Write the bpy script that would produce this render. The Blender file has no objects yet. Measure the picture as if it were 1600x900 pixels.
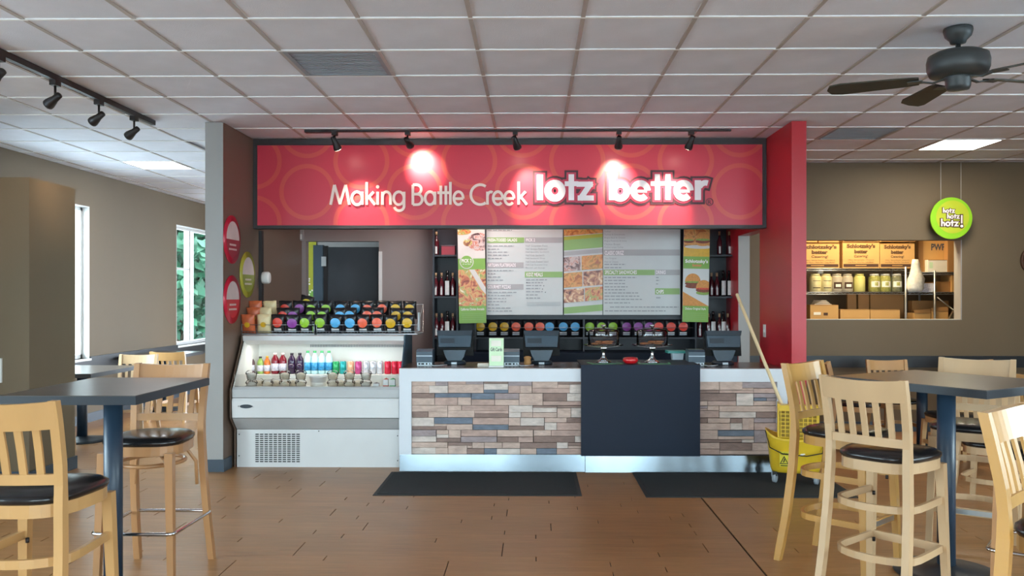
import bpy, math, random
from mathutils import Vector, Matrix
random.seed(7)
PI = math.pi
SC = bpy.context.scene
COL = SC.collection

# ------------------------------------------------------------------ camera
F = 1346.0            # focal length in pixels of the 1600x900 frame
EYE = 1.51            # camera height
TH = math.atan(16 / F)
CX, HY = 817.0, 464.0 # principal column, horizon row
cam_d = bpy.data.cameras.new('camera')
cam_d.sensor_width = 36.0
cam_d.lens = 36.0 * F / 1600
cam_d.shift_x = -(CX - 800) / 1600
cam_d.shift_y = (HY - 450) / 1600
cam_d.clip_start = 0.05
cam = bpy.data.objects.new('camera', cam_d)
cam.location = (0, 0, EYE)
cam.rotation_euler = (PI / 2, 0, TH)
COL.objects.link(cam)
SC.camera = cam

def P(px, py, Y):
    """world point on the plane at depth Y seen at that pixel of the photograph"""
    t = (px - CX) / F
    X = Y * (t * math.cos(TH) - math.sin(TH)) / (math.cos(TH) + t * math.sin(TH))
    zc = -X * math.sin(TH) + Y * math.cos(TH)
    return Vector((X, Y, EYE + (HY - py) * zc / F))
def PX(px, Y): return P(px, 0, Y).x
def PZ(py, Y, px=817): return P(px, py, Y).z

# ------------------------------------------------------------------ world and light
CEIL = 3.02
w = bpy.data.worlds.new('sky'); SC.world = w; w.use_nodes = True
nt = w.node_tree
bg = nt.nodes['Background']
bg.inputs['Color'].default_value = (0.80, 0.90, 1.0, 1)
bg.inputs['Strength'].default_value = 11.0
SC.view_settings.view_transform = 'Standard'
SC.view_settings.look = 'None'
SC.view_settings.exposure = 0.87
SC.view_settings.gamma = 1.0
SC.view_settings.use_curve_mapping = False
SC.cycles.use_denoising = True
SC.cycles.max_bounces = 8
SC.cycles.diffuse_bounces = 4
SC.cycles.transparent_max_bounces = 10
SC.cycles.sample_clamp_indirect = 6.0

def area_light(name, loc, rot, sx, sy, energy, color=(1, 1, 1), portal=False, parent=None):
    l = bpy.data.lights.new(name, 'AREA'); l.shape = 'RECTANGLE'; l.size = sx; l.size_y = sy
    l.energy = energy; l.color = color
    if portal: l.cycles.is_portal = True
    o = bpy.data.objects.new(name, l); o.location = loc; o.rotation_euler = rot
    COL.objects.link(o)
    if parent: o.parent = parent
    return o

# room extents
XL, XR, YB, YFAR = -5.36, 6.5, -3.0, 15.2
BWIN = [(-2.75, -1.65), (-1.3, -0.4), (0.9, 2.7), (3.2, 3.6), (3.95, 6.0)]   # storefront panes behind the camera
LWIN = [(-1.2, 1.2), (2.2, 4.6), (8.0, 10.34), (12.88, 14.9)]
for i, (a, b) in enumerate(BWIN):
    area_light('daylight_portal', ((a + b) / 2, YB - 0.1, 1.4), (-PI / 2, 0, PI), b - a, 2.4, 1, portal=True)
for a, b in LWIN:
    area_light('daylight_portal', (XL - 0.12, (a + b) / 2, 1.69), (0, -PI / 2, 0), 1.83, b - a, 1, portal=True)

RWIN = [(0.6, 2.4), (2.8, 4.6)]
for a, b in RWIN:
    area_light('daylight_portal', (XR + 0.12, (a + b) / 2, 1.69), (0, PI / 2, 0), 1.83, b - a, 1, portal=True)

# ------------------------------------------------------------------ materials
def lin(h):
    h = h.lstrip('#')
    out = []
    for i in (0, 2, 4):
        c = int(h[i:i + 2], 16) / 255
        out.append(c / 12.92 if c <= 0.04045 else ((c + 0.055) / 1.055) ** 2.4)
    return tuple(out) + (1,)
MATS = {}
def mat(name, col, rough=0.6, metal=0.0, var=0.06, scale=6.0, bump=0.0, bscale=60.0, stretch=(1, 1, 1),
        spec=0.5, emit=0.0, rand=0.0, coat=0.0):
    if name in MATS: return MATS[name]
    m = bpy.data.materials.new(name); m.use_nodes = True
    t = m.node_tree; N = t.nodes; L = t.links
    b = N['Principled BSDF']
    b.inputs['Roughness'].default_value = rough
    b.inputs['Metallic'].default_value = metal
    b.inputs['Specular IOR Level'].default_value = spec
    b.inputs['Coat Weight'].default_value = coat
    c = lin(col)
    tc = N.new('ShaderNodeTexCoord'); mp = N.new('ShaderNodeMapping')
    mp.inputs['Scale'].default_value = stretch
    L.new(tc.outputs['Object'], mp.inputs['Vector'])
    n = N.new('ShaderNodeTexNoise'); n.inputs['Scale'].default_value = scale; n.inputs['Detail'].default_value = 4
    L.new(mp.outputs['Vector'], n.inputs['Vector'])
    r = N.new('ShaderNodeMapRange')
    r.inputs['From Min'].default_value = 0.3; r.inputs['From Max'].default_value = 0.7
    r.inputs['To Min'].default_value = 1 - var; r.inputs['To Max'].default_value = 1 + var
    L.new(n.outputs['Fac'], r.inputs['Value'])
    val = r.outputs['Result']
    if rand:
        oi = N.new('ShaderNodeObjectInfo'); rr = N.new('ShaderNodeMapRange')
        rr.inputs['To Min'].default_value = 1 - rand; rr.inputs['To Max'].default_value = 1 + rand
        L.new(oi.outputs['Random'], rr.inputs['Value'])
        mm = N.new('ShaderNodeMath'); mm.operation = 'MULTIPLY'
        L.new(val, mm.inputs[0]); L.new(rr.outputs['Result'], mm.inputs[1]); val = mm.outputs[0]
    mx = N.new('ShaderNodeVectorMath'); mx.operation = 'SCALE'
    mx.inputs[0].default_value = c[:3]
    L.new(val, mx.inputs['Scale'])
    L.new(mx.outputs['Vector'], b.inputs['Base Color'])
    if bump:
        n2 = N.new('ShaderNodeTexNoise'); n2.inputs['Scale'].default_value = bscale; n2.inputs['Detail'].default_value = 3
        L.new(mp.outputs['Vector'], n2.inputs['Vector'])
        bp = N.new('ShaderNodeBump'); bp.inputs['Strength'].default_value = bump; bp.inputs['Distance'].default_value = 0.01
        L.new(n2.outputs['Fac'], bp.inputs['Height']); L.new(bp.outputs['Normal'], b.inputs['Normal'])
    if emit:
        b.inputs['Emission Color'].default_value = c; b.inputs['Emission Strength'].default_value = emit
    MATS[name] = m
    return m
def food(name, cols, scale=40.0):
    """printed food picture: blotches of a few colours"""
    if name in MATS: return MATS[name]
    m = bpy.data.materials.new(name); m.use_nodes = True
    t = m.node_tree; N = t.nodes; L = t.links; b = N['Principled BSDF']; b.inputs['Roughness'].default_value = 0.35
    tc = N.new('ShaderNodeTexCoord'); v = N.new('ShaderNodeTexNoise')
    v.inputs['Scale'].default_value = scale; v.inputs['Detail'].default_value = 3; v.inputs['Distortion'].default_value = 1.2
    L.new(tc.outputs['Object'], v.inputs['Vector'])
    cr = N.new('ShaderNodeValToRGB'); cr.color_ramp.interpolation = 'LINEAR'
    el = cr.color_ramp.elements
    while len(el) < len(cols): el.new(0.5)
    for i, c in enumerate(cols):
        el[i].position = 0.32 + 0.36 * i / (len(cols) - 1); el[i].color = lin(c)
    L.new(v.outputs['Fac'], cr.inputs['Fac']); L.new(cr.outputs['Color'], b.inputs['Base Color'])
    MATS[name] = m; return m
def glassy(name, col=(1, 1, 1, 1), gloss=0.12):
    if name in MATS: return MATS[name]
    m = bpy.data.materials.new(name); m.use_nodes = True
    t = m.node_tree; N = t.nodes; L = t.links; N.remove(N['Principled BSDF'])
    tr = N.new('ShaderNodeBsdfTransparent'); tr.inputs['Color'].default_value = col
    gl = N.new('ShaderNodeBsdfGlossy'); gl.inputs['Roughness'].default_value = 0.05
    lw = N.new('ShaderNodeLayerWeight'); lw.inputs['Blend'].default_value = gloss
    ms = N.new('ShaderNodeMixShader')
    ad = N.new('ShaderNodeMath'); ad.operation = 'ADD'; ad.inputs[1].default_value = gloss * 0.25; ad.use_clamp = True
    L.new(lw.outputs['Fresnel'], ad.inputs[0]); L.new(ad.outputs[0], ms.inputs['Fac'])
    L.new(tr.outputs[0], ms.inputs[1]); L.new(gl.outputs[0], ms.inputs[2])
    L.new(ms.outputs[0], N['Material Output'].inputs['Surface'])
    MATS[name] = m; return m

mat('wall_taupe', '#6c5d48', 0.7, var=0.03, scale=1.5, bump=0.05, bscale=120)
mat('wall_brown', '#6e5a4d', 0.45, var=0.03, scale=1.5, bump=0.04, bscale=120)
mat('wall_mauve', '#8f8482', 0.6, var=0.03, scale=1.5)
mat('wall_pillar', '#9c9a98', 0.6, var=0.03, scale=1.5, bump=0.04, bscale=120)
mat('wall_red', '#b3202c', 0.35, var=0.03, scale=1.5, bump=0.03, bscale=100)
mat('white_trim', '#dcdcda', 0.4, var=0.02)
mat('base_blue', '#3d4a57', 0.45, var=0.08)
mat('black_rail', '#23282e', 0.45, var=0.1)
mat('ceil_tile', '#e0e1ea', 0.9, var=0.05, scale=3, bump=0.25, bscale=150, rand=0.02)
mat('ceil_bar', '#f0f0f0', 0.6)
mat('ceil_bar_dusty_shaded', '#b3aaa6', 0.6)  # dust, plus the depth bars' darker reflected look painted into the colour
mat('vent_grey', '#8f949b', 0.6, var=0.1, stretch=(1, 20, 1), scale=5)
mat('plank', '#986c42', 0.36, var=0.16, scale=4, stretch=(1, 14, 1), rand=0.07, bump=0.03, bscale=20)
mat('plank_gap', '#2a1c12', 0.8)
mat('maple', '#b98f5c', 0.38, var=0.07, scale=5, stretch=(1, 1, 0.25), coat=0.15)
mat('maple_pale', '#bb9b76', 0.4, var=0.07, scale=5, stretch=(1, 1, 0.25), coat=0.15)
mat('maple_gold', '#b58646', 0.35, var=0.07, scale=5, stretch=(1, 1, 0.25), coat=0.2)
mat('maple_red', '#ab7d54', 0.35, var=0.07, scale=5, stretch=(1, 1, 0.25), coat=0.2)
mat('vinyl', '#1b1a1c', 0.24, var=0.1, bump=0.04, bscale=90)
mat('chrome', '#c9ccd0', 0.12, metal=1, var=0.02)
mat('steel', '#6a737a', 0.2, metal=1, var=0.1, scale=3, bump=0.02, bscale=8)
mat('steel_brushed', '#c6cacb', 0.32, metal=1, var=0.04)
mat('table_top', '#4a423d', 0.28, var=0.12, scale=8)
mat('table_edge', '#222a33', 0.4)
mat('post_blue', '#26384a', 0.38, var=0.08)
mat('frame_dark', '#383538', 0.45, var=0.06)
mat('track_black', '#201c1e', 0.45)
mat('fan_bronze', '#35393a', 0.4, var=0.1)
mat('fan_blade', '#37362f', 0.5, var=0.1, stretch=(1, 8, 1))
mat('lamp_white', '#ffffff', 0.5, emit=9.0)
mat('lamp_tip', '#fff2d8', 0.5, emit=14.0)
mat('shelf_dark', '#262d36', 0.45, var=0.08)
mat('panel_navy', '#0f1b2d', 0.5, var=0.06, scale=4, bump=0.03, spec=0.25)
mat('counter_white', '#cfd2d8', 0.4, var=0.02)
mat('counter_top', '#5b4a44', 0.25, var=0.2, scale=14)
mat('mat_rubber', '#1d2224', 0.95, var=0.25, scale=60, bump=0.4, bscale=300)
mat('mat_edge', '#2a2c2e', 0.8)
mat('enamel', '#d2d2d2', 0.35, var=0.02)
mat('enamel_grey', '#b4b5b6', 0.35, var=0.03)
mat('case_inner', '#f0efe8', 0.5, var=0.02)
mat('dark_slot', '#141414', 0.8)
mat('wire', '#b6bbc0', 0.3, metal=0.8)
mat('bag_black', '#1d1d21', 0.3, var=0.3, scale=20, bump=0.25, bscale=25)
for n_, c_ in dict(green='#8fc02c', blue='#4fa8dc', purple='#8a3f95', coral='#ee6446', gold='#d2a41c', red='#d8402f', yellow='#d8c82a').items():
    mat('em_' + n_, c_, 0.35, var=0.1, scale=25)
mat('bag_tan', '#c4633c', 0.35, var=0.2, scale=20, bump=0.2, bscale=25)
mat('bag_cream', '#e4d3a4', 0.35, var=0.1, scale=20, bump=0.2, bscale=25)
mat('plastic_dark', '#26323d', 0.4, var=0.08)
mat('plastic_mid', '#3c4e5c', 0.4, var=0.08)
mat('plastic_light', '#c9d6de', 0.4)
mat('yellow', '#dcb52c', 0.35, var=0.08, scale=8)
mat('yellow_in', '#a5861c', 0.5)
mat('black_wire', '#151515', 0.4)
mat('wheel_grey', '#98a0a8', 0.5)
mat('stick', '#dcc49a', 0.45, var=0.08, stretch=(1, 1, .2))
mat('cardboard', '#c79a5e', 0.75, var=0.05, scale=4)
mat('cardboard_dk', '#a87a48', 0.75, var=0.06, scale=4)
mat('card_ink', '#4a3022', 0.7)
mat('card_ink_soft', '#7c5a34', 0.7)
mat('card_blue', '#4a4d5a', 0.7)
mat('paper', '#ece6d8', 0.7)
mat('bottle_red', '#4a1620', 0.15, var=0.1, coat=0.5)
mat('bottle_dark', '#101216', 0.12, coat=0.5)
mat('cork', '#b59572', 0.5)
mat('label_white', '#d8d8d8', 0.5, var=0.1, scale=30)
mat('sign_letter', '#f6dcd2', 0.5, var=0.01)
mat('logo_white', '#efe7ea', 0.5, var=0.01)
mat('logo_pink', '#c23a55', 0.5, var=0.01)
mat('logo_dark', '#4a2630', 0.5, var=0.01)
mat('lime', '#8ccb1c', 0.4, var=0.02)
mat('lime_in', '#b3c32c', 0.4, var=0.08, scale=4)
mat('menu_white', '#c3c8c8', 0.4, var=0.02)
mat('menu_green', '#86ab63', 0.4, var=0.03)
mat('menu_grey', '#a5a3a5', 0.4, var=0.03)
mat('menu_ink', '#92969a', 0.5)
mat('menu_ink_dark', '#3c3d42', 0.5)
mat('poster_green', '#76a343', 0.4, var=0.05)
mat('poster_olive', '#a4a52c', 0.4, var=0.05)
mat('poster_white', '#c9c4c0', 0.4)
mat('bun', '#c98a45', 0.5, var=0.15, scale=60)
mat('meat', '#7a3b28', 0.5, var=0.3, scale=80)
mat('lettuce', '#7e9a45', 0.5, var=0.2, scale=80)
mat('tomato', '#c2432f', 0.5, var=0.2, scale=80)
mat('disc_red', '#c01f3a', 0.3, var=0.04)
mat('disc_red_dk', '#9c2436', 0.35, var=0.04)
mat('disc_olive', '#a9a43a', 0.3, var=0.04)
mat('disc_olive_dk', '#8a9038', 0.35, var=0.04)
mat('disc_pale', '#d3c2bf', 0.4)
mat('leaf', '#1c4a33', 0.6, var=0.35, scale=2)
mat('leaf_teal', '#27594f', 0.6, var=0.35, scale=2)
mat('trunk', '#5a4a3c', 0.8)
mat('concrete', '#c8ccd0', 0.9, var=0.05)
mat('asphalt', '#a6a9ad', 0.9, var=0.05)
for n_, c_ in dict(T='#c0a699', P='#b3978c', B='#8a7269', S='#6b7380', G='#9b8b8b', L='#ccbdb4').items():
    mat('stone_' + n_, c_, 0.75, var=0.16, scale=14, stretch=(1, 1, 2.5), bump=0.5, bscale=30)
mat('mortar', '#3a3230', 0.9)
food('food_salad', ['#5b3a30', '#8f5a3c', '#d8c27a', '#7f8c3c', '#d7cfc0'], 13)
food('food_flat', ['#7a3526', '#b3603f', '#d69a63', '#8a9a4a', '#dac9a8'], 15)
food('food_beef', ['#4a2a26', '#8d5444', '#b98468', '#d9b083', '#dfd3c0'], 14)
food('food_bun', ['#9a5526', '#c07a3a', '#d79a55', '#a8803c', '#a2553c'], 12)
food('food_plate', ['#3b2a2c', '#7c5a58', '#c9b8b4', '#b0644c', '#ccc0bc'], 13)
glassy('glass_clear', (0.97, 0.98, 0.98, 1), 0.15)
glassy('glass_window', (0.93, 0.99, 0.98, 1), 0.05)
glassy('cup_plastic', (0.95, 0.95, 0.96, 1), 0.14)
mat('door_grey', '#3b4249', 0.5, var=0.06)
glassy('plastic_clear', (0.93, 0.93, 0.94, 1), 0.1)

# ------------------------------------------------------------------ mesh building
class MB:
    def __init__(s): s.v = []; s.f = []; s.m = []; s.mats = []; s.sm = []
    def _mi(s, m):
        if m not in s.mats: s.mats.append(m)
        return s.mats.index(m)
    def add(s, vs, fs, m=None, M=None, smooth=False):
        o = len(s.v)
        s.v += [tuple(M @ Vector(v)) for v in vs] if M else [tuple(v) for v in vs]
        i = s._mi(m)
        for f in fs: s.f.append(tuple(o + k for k in f)); s.m.append(i); s.sm.append(smooth)
        return s
    def box(s, x0, x1, y0, y1, z0, z1, m=None, M=None):
        vs = [(x, y, z) for z in (z0, z1) for y in (y0, y1) for x in (x0, x1)]
        return s.add(vs, [(0, 2, 3, 1), (4, 5, 7, 6), (0, 1, 5, 4), (2, 6, 7, 3), (0, 4, 6, 2), (1, 3, 7, 5)], m, M)
    def lathe(s, prof, n=14, m=None, M=None, smooth=True):
        vs = []; fs = []
        for r, z in prof:
            for k in range(n):
                a = 2 * PI * k / n; vs.append((r * math.cos(a), r * math.sin(a), z))
        for i in range(len(prof) - 1):
            for k in range(n):
                k2 = (k + 1) % n; fs.append((i * n + k, i * n + k2, (i + 1) * n + k2, (i + 1) * n + k))
        fs.append(tuple(reversed(range(n)))); q = (len(prof) - 1) * n; fs.append(tuple(q + k for k in range(n)))
        return s.add(vs, fs, m, M, smooth)
    def tube(s, pts, r, n=6, m=None, M=None, close=False, smooth=True):
        pts = [Vector(p) for p in pts]; vs = []; fs = []; N = len(pts)
        for i, p in enumerate(pts):
            a = pts[(i - 1) % N] if (close or i) else p; b = pts[(i + 1) % N] if (close or i < N - 1) else p
            d = (b - a).normalized()
            u = d.cross(Vector((0, 0, 1)))
            if u.length < 1e-3: u = d.cross(Vector((1, 0, 0)))
            u.normalize(); w_ = u.cross(d)
            rr = r[i] if isinstance(r, (list, tuple)) else r
            for k in range(n):
                t = 2 * PI * k / n; vs.append(p + u * rr * math.cos(t) + w_ * rr * math.sin(t))
        for i in range(N if close else N - 1):
            j = (i + 1) % N
            for k in range(n):
                k2 = (k + 1) % n; fs.append((i * n + k, j * n + k, j * n + k2, i * n + k2))
        if not close: fs.append(tuple(range(n))); fs.append(tuple(reversed([(N - 1) * n + k for k in range(n)])))
        return s.add(vs, fs, m, M, smooth)
    def strip(s, pts, wx, hz, m=None, M=None):
        """rectangular section swept along pts (mostly horizontal path): wx thick sideways, hz tall"""
        pts = [Vector(p) for p in pts]; vs = []; fs = []; N = len(pts)
        for i, p in enumerate(pts):
            d = pts[min(i + 1, N - 1)] - pts[max(i - 1, 0)]; d.z = 0
            d = d.normalized(); u = Vector((-d.y, d.x, 0))
            for a, b in ((-1, -1), (1, -1), (1, 1), (-1, 1)): vs.append(p + u * a * wx / 2 + Vector((0, 0, b * hz / 2)))
        for i in range(N - 1):
            for k in range(4):
                k2 = (k + 1) % 4; fs.append((i * 4 + k, i * 4 + k2, i * 4 + 4 + k2, i * 4 + 4 + k))
        fs.append((3, 2, 1, 0)); fs.append(tuple((N - 1) * 4 + k for k in range(4)))
        return s.add(vs, fs, m, M)
    def post(s, pts, wx, wy, m=None, M=None):
        """square section swept up a mostly vertical path; wx, wy may be lists"""
        vs = []; fs = []; N = len(pts)
        for i, p in enumerate(pts):
            a_ = (wx[i] if isinstance(wx, (list, tuple)) else wx) / 2; b_ = (wy[i] if isinstance(wy, (list, tuple)) else wy) / 2
            for a, b in ((-1, -1), (1, -1), (1, 1), (-1, 1)): vs.append((p[0] + a * a_, p[1] + b * b_, p[2]))
        for i in range(N - 1):
            for k in range(4):
                k2 = (k + 1) % 4; fs.append((i * 4 + k, i * 4 + k2, i * 4 + 4 + k2, i * 4 + 4 + k))
        fs.append((3, 2, 1, 0)); fs.append(tuple((N - 1) * 4 + k for k in range(4)))
        return s.add(vs, fs, m, M)
    def prism(s, poly, d0, d1, m=None, M=None, axis='z'):
        """polygon extruded: axis z: (x,y)->z ; x: (y,z)->x ; y: (x,z)->y"""
        n = len(poly)
        def pt(p, d): return {'z': (p[0], p[1], d), 'x': (d, p[0], p[1]), 'y': (p[0], d, p[1])}[axis]
        vs = [pt(p, d0) for p in poly] + [pt(p, d1) for p in poly]
        fs = [tuple(reversed(range(n))), tuple(range(n, 2 * n))] + [(k, (k + 1) % n, n + (k + 1) % n, n + k) for k in range(n)]
        return s.add(vs, fs, m, M)
    def build(s, name, parent=None, loc=None, **kw):
        me = bpy.data.meshes.new(name)
        me.from_pydata(s.v, [], s.f)
        for m in s.mats: me.materials.append(MATS[m] if m else None)
        me.polygons.foreach_set('material_index', s.m)
        me.polygons.foreach_set('use_smooth', s.sm)
        me.validate(); 
        import bmesh
        bm = bmesh.new(); bm.from_mesh(me); bmesh.ops.recalc_face_normals(bm, faces=bm.faces); bm.to_mesh(me); bm.free()
        me.update()
        o = bpy.data.objects.new(name, me); COL.objects.link(o)
        if parent: o.parent = parent
        if loc is not None: o.location = loc
        for k, v in kw.items(): o[k] = v
        return o
def tag(o, label, cat, group=None):
    o['label'] = label; o['category'] = cat
    if group: o['group'] = group
    return o
def thing(name, label, cat, loc=(0, 0, 0), rz=0.0, group=None):
    o = bpy.data.objects.new(name, None); COL.objects.link(o); o.empty_display_size = 0.1
    o.location = loc; o.rotation_euler = (0, 0, rz)
    return tag(o, label, cat, group)
def struct(o): o['kind'] = 'structure'; return o
def dup(root, loc, rz=None, label=None, rot=None, scale=None):
    r = root.copy(); COL.objects.link(r); r.location = loc
    if rz is not None: r.rotation_euler = (0, 0, rz)
    if rot is not None: r.rotation_euler = rot
    if scale is not None: r.scale = scale
    if label: r['label'] = label
    for ch in list(root.children):
        c = ch.copy(); COL.objects.link(c); c.parent = r
        for g in list(ch.children):
            d = g.copy(); COL.objects.link(d); d.parent = c
    return r
def box(name, b, m, parent=None, **kw): return MB().box(*b, m=m).build(name, parent, **kw)
ORD = ['first', 'second', 'third', 'fourth', 'fifth', 'sixth', 'seventh', 'eighth', 'ninth', 'tenth', 'eleventh',
       'twelfth', 'thirteenth', 'fourteenth', 'fifteenth', 'sixteenth', 'seventeenth', 'eighteenth', 'nineteenth', 'twentieth']

# ------------------------------------------------------------------ lettering
def text_geo(s, bold=0.0):
    c = bpy.data.curves.new('t', 'FONT'); c.body = s; c.size = 1.0; c.offset = bold; c.resolution_u = 2
    o = bpy.data.objects.new('t', c); COL.objects.link(o)
    dg = bpy.context.evaluated_depsgraph_get()
    me = bpy.data.meshes.new_from_object(o.evaluated_get(dg))
    vs = [(v.co.x, v.co.y) for v in me.vertices]; fs = [tuple(p.vertices) for p in me.polygons]
    bpy.data.objects.remove(o); bpy.data.curves.remove(c); bpy.data.meshes.remove(me)
    return vs, fs
def text_on(mb, s, x0, x1, z0, z1, y, m, bold=0.0, M=None):
    """flat lettering in the box x0..x1, z0..z1 on a wall plane y facing -Y"""
    vs, fs = text_geo(s, bold)
    if not vs: return
    ax = min(v[0] for v in vs); bx = max(v[0] for v in vs); ay = min(v[1] for v in vs); by = max(v[1] for v in vs)
    sx = (x1 - x0) / (bx - ax); sz = (z1 - z0) / (by - ay)
    mb.add([(x0 + (v[0] - ax) * sx, y, z0 + (v[1] - ay) * sz) for v in vs], fs, m, M)
def arc(cx, cy, rx, ry, a0, a1, n=16):
    return [(cx + rx * math.cos(math.radians(a0 + (a1 - a0) * i / n)), cy + ry * math.sin(math.radians(a0 + (a1 - a0) * i / n))) for i in range(n + 1)]
STEP = [0]
def stroke(mb, pts, hw, y0, y1, m, ext=0.0):
    """flat stroke of half-width hw in the X-Z plane with thickness from y0 (front) to y1"""
    STEP[0] += 1; y0 -= (STEP[0] % 7) * 0.0006
    pts = [Vector(p) for p in pts]; N = len(pts)
    closed = (pts[0] - pts[-1]).length < 1e-6
    if ext and not closed:
        pts[0] = pts[0] - (pts[1] - pts[0]).normalized() * ext; pts[-1] = pts[-1] + (pts[-1] - pts[-2]).normalized() * ext
    L = []; R = []
    for i, p in enumerate(pts):
        a = pts[i - 1] if i else (pts[-2] if closed else p); b = pts[i + 1] if i < N - 1 else (pts[1] if closed else p)
        d1 = (p - a); d2 = (b - p)
        if d1.length < 1e-9: d1 = d2
        if d2.length < 1e-9: d2 = d1
        d1.normalize(); d2.normalize(); d = (d1 + d2)
        if d.length < 1e-6: d = d1
        d.normalize(); n = Vector((-d.y, d.x)); k = hw / max(0.5, n.dot(Vector((-d1.y, d1.x))))
        L.append(p + n * k); R.append(p - n * k)
    vs = []
    for a, b in zip(L, R): vs += [(a.x, y0, a.y), (b.x, y0, b.y), (a.x, y1, a.y), (b.x, y1, b.y)]
    fs = []
    for i in range(N - 1):
        o = 4 * i; q = o + 4
        fs += [(o, q, q + 1, o + 1), (o + 2, o + 3, q + 3, q + 2), (o, o + 2, q + 2, q), (o + 1, q + 1, q + 3, o + 3)]
    fs += [(0, 1, 3, 2), (4 * N - 4, 4 * N - 2, 4 * N - 1, 4 * N - 3)]
    mb.add(vs, fs, m)
# ------------------------------------------------------------------ the setting
WXL = -2.68    # inner face of the left wing wall
WXR = PX(1237, 7.42)   # inner face of the red wing wall
WOR = PX(1260, 7.42)   # its outer face
WOL = PX(321, 7.42)
YW = 7.42      # front ends of the wing walls
YS = 8.23      # sign face
YK = 9.95      # kitchen back wall
YR = 9.72      # right dining room back wall

# outside
struct(box('ground', (-60, 60, -40, 60, -0.4, -0.12), 'asphalt'))
# floor slab and planks
fl = struct(box('floor', (XL - 0.2, XR, YB - 0.2, YFAR, -0.12, -0.006), 'plank_gap'))
PW = 0.092
def plank_mesh(name, L):
    return MB().box(0, L, 0, PW - 0.0012, -0.006, 0.0, 'plank')
shared = {}
rest = MB()
row = 0
y = -2.9
SEAM = 1.268
while y < YFAR - PW:
    rnd = random.Random(row * 13 + 5)
    lo, hi = (XL, XR) if y < 9.7 else (XL, -2.8)
    segs = []
    for a0, a1 in (((lo, SEAM - 0.004), (SEAM + 0.004, hi)) if y < 9.7 else ((lo, hi),)):
        x = a0; first = True
        while x < a1 - 0.01:
            L = rnd.choice((1.22, 1.22, 0.92)) if not first else rnd.choice((0.3, 0.6, 0.9, 1.1))
            first = False
            if x + L > a1 - 0.15: L = a1 - x
            segs.append((x, L)); x += L
    for x, L in segs:
        near = 4.25 < y < 7.4 and x + L > -3.6 and x < 3.6
        if near and len(shared) < 290:
            o = MB().box(0, L - 0.006, 0, PW - 0.0012, -0.006, 0.0, 'plank').build('plank', fl, (x, y, 0))
            shared[(row, x)] = 1
        else:
            rest.box(x, x + L - 0.006, y, y + PW - 0.0012, -0.006, 0.0, 'plank')
    row += 1; y += PW
o = rest.build('planks', fl); o['kind'] = 'stuff'
# kitchen floor is hidden behind the counter; dark tile
box('kitchen_tile', (-2.6, 2.2, 8.25, 9.9, -0.006, 0.001), 'asphalt', fl)

# walls ------------------------------------------------------------
def wall_x(name, x0, x1, y0, y1, z1, holes, m, z0=0.0):
    """wall slab between x0..x1 running along Y with rectangular holes (ya,yb,za,zb)"""
    mb = MB(); ya = y0
    for (a, b, c, d) in sorted(holes):
        mb.box(x0, x1, ya, a, z0, z1, m); mb.box(x0, x1, a, b, z0, c, m) if c > z0 else None
        mb.box(x0, x1, a, b, d, z1, m); ya = b
    mb.box(x0, x1, ya, y1, z0, z1, m)
    return struct(mb.build(name))
def wall_y(name, y0, y1, x0, x1, z1, holes, m, z0=0.0):
    mb = MB(); xa = x0
    for (a, b, c, d) in sorted(holes):
        mb.box(xa, a, y0, y1, z0, z1, m)
        if c > z0: mb.box(a, b, y0, y1, z0, c, m)
        mb.box(a, b, y0, y1, d, z1, m); xa = b
    mb.box(xa, x1, y0, y1, z0, z1, m)
    return struct(mb.build(name))
wall_x('wall_left', XL - 0.2, XL, YB, YFAR, CEIL, [(a, b, 0.77, 2.6) for a, b in LWIN], 'wall_taupe')
wall_y('wall_back', YB - 0.2, YB, XL, XR, CEIL, [(a, b, 0.2, 2.6) for a, b in BWIN], 'wall_taupe')
wall_x('wall_right', XR, XR + 0.2, YB, YFAR, CEIL, [(a, b, 0.77, 2.6) for a, b in RWIN], 'wall_taupe')
wall_y('wall_far', YFAR, YFAR + 0.2, XL, -2.5, CEIL, [], 'wall_taupe')
OPX0, OPX1 = 2.75, PX(1503, YR)
OPZ0, OPZ1 = PZ(500, YR, 1380), PZ(375, YR, 1380)
wall_y('wall_dining_right', YR, YR + 0.16, WOR - 0.003, XR, CEIL, [(OPX0, OPX1, OPZ0, OPZ1)], 'wall_taupe')
# windows on the left wall
for n, (a, b) in enumerate(LWIN):
    f = MB()
    for (c, d) in ((a, a + 0.05), (b - 0.05, b)): f.box(XL - 0.14, XL - 0.08, c, d, 0.77, 2.6, 'white_trim')
    f.box(XL - 0.14, XL - 0.08, a, b, 0.77, 0.82, 'white_trim'); f.box(XL - 0.14, XL - 0.08, a, b, 2.55, 2.6, 'white_trim')
    mid = a + (b - a) * 0.34
    f.box(XL - 0.14, XL - 0.08, mid, mid + 0.04, 0.82, 2.55, 'steel_brushed')
    f.box(XL - 0.14, XL - 0.08, a, mid, 1.93, 1.96, 'white_trim')
    wo = struct(f.build('window_%d' % (n + 1)))
    box('pane', (XL - 0.115, XL - 0.109, a + 0.05, mid, 0.82, 2.55), 'glass_window', wo)
    box('pane', (XL - 0.115, XL - 0.109, mid + 0.04, b - 0.05, 0.82, 2.55), 'glass_window', wo)
    box('lining', (XL - 0.08, XL + 0.002, b - 0.012, b - 0.001, 0.77, 2.6), 'white_trim', wo)
    box('lining', (XL - 0.08, XL + 0.002, a + 0.001, a + 0.012, 0.77, 2.6), 'white_trim', wo)
    box('lining', (XL - 0.08, XL + 0.002, a + 0.012, b - 0.012, 2.588, 2.599), 'white_trim', wo)
    box('sill', (XL - 0.08, XL + 0.03, a, b, 0.745, 0.77), 'white_trim', wo)
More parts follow.
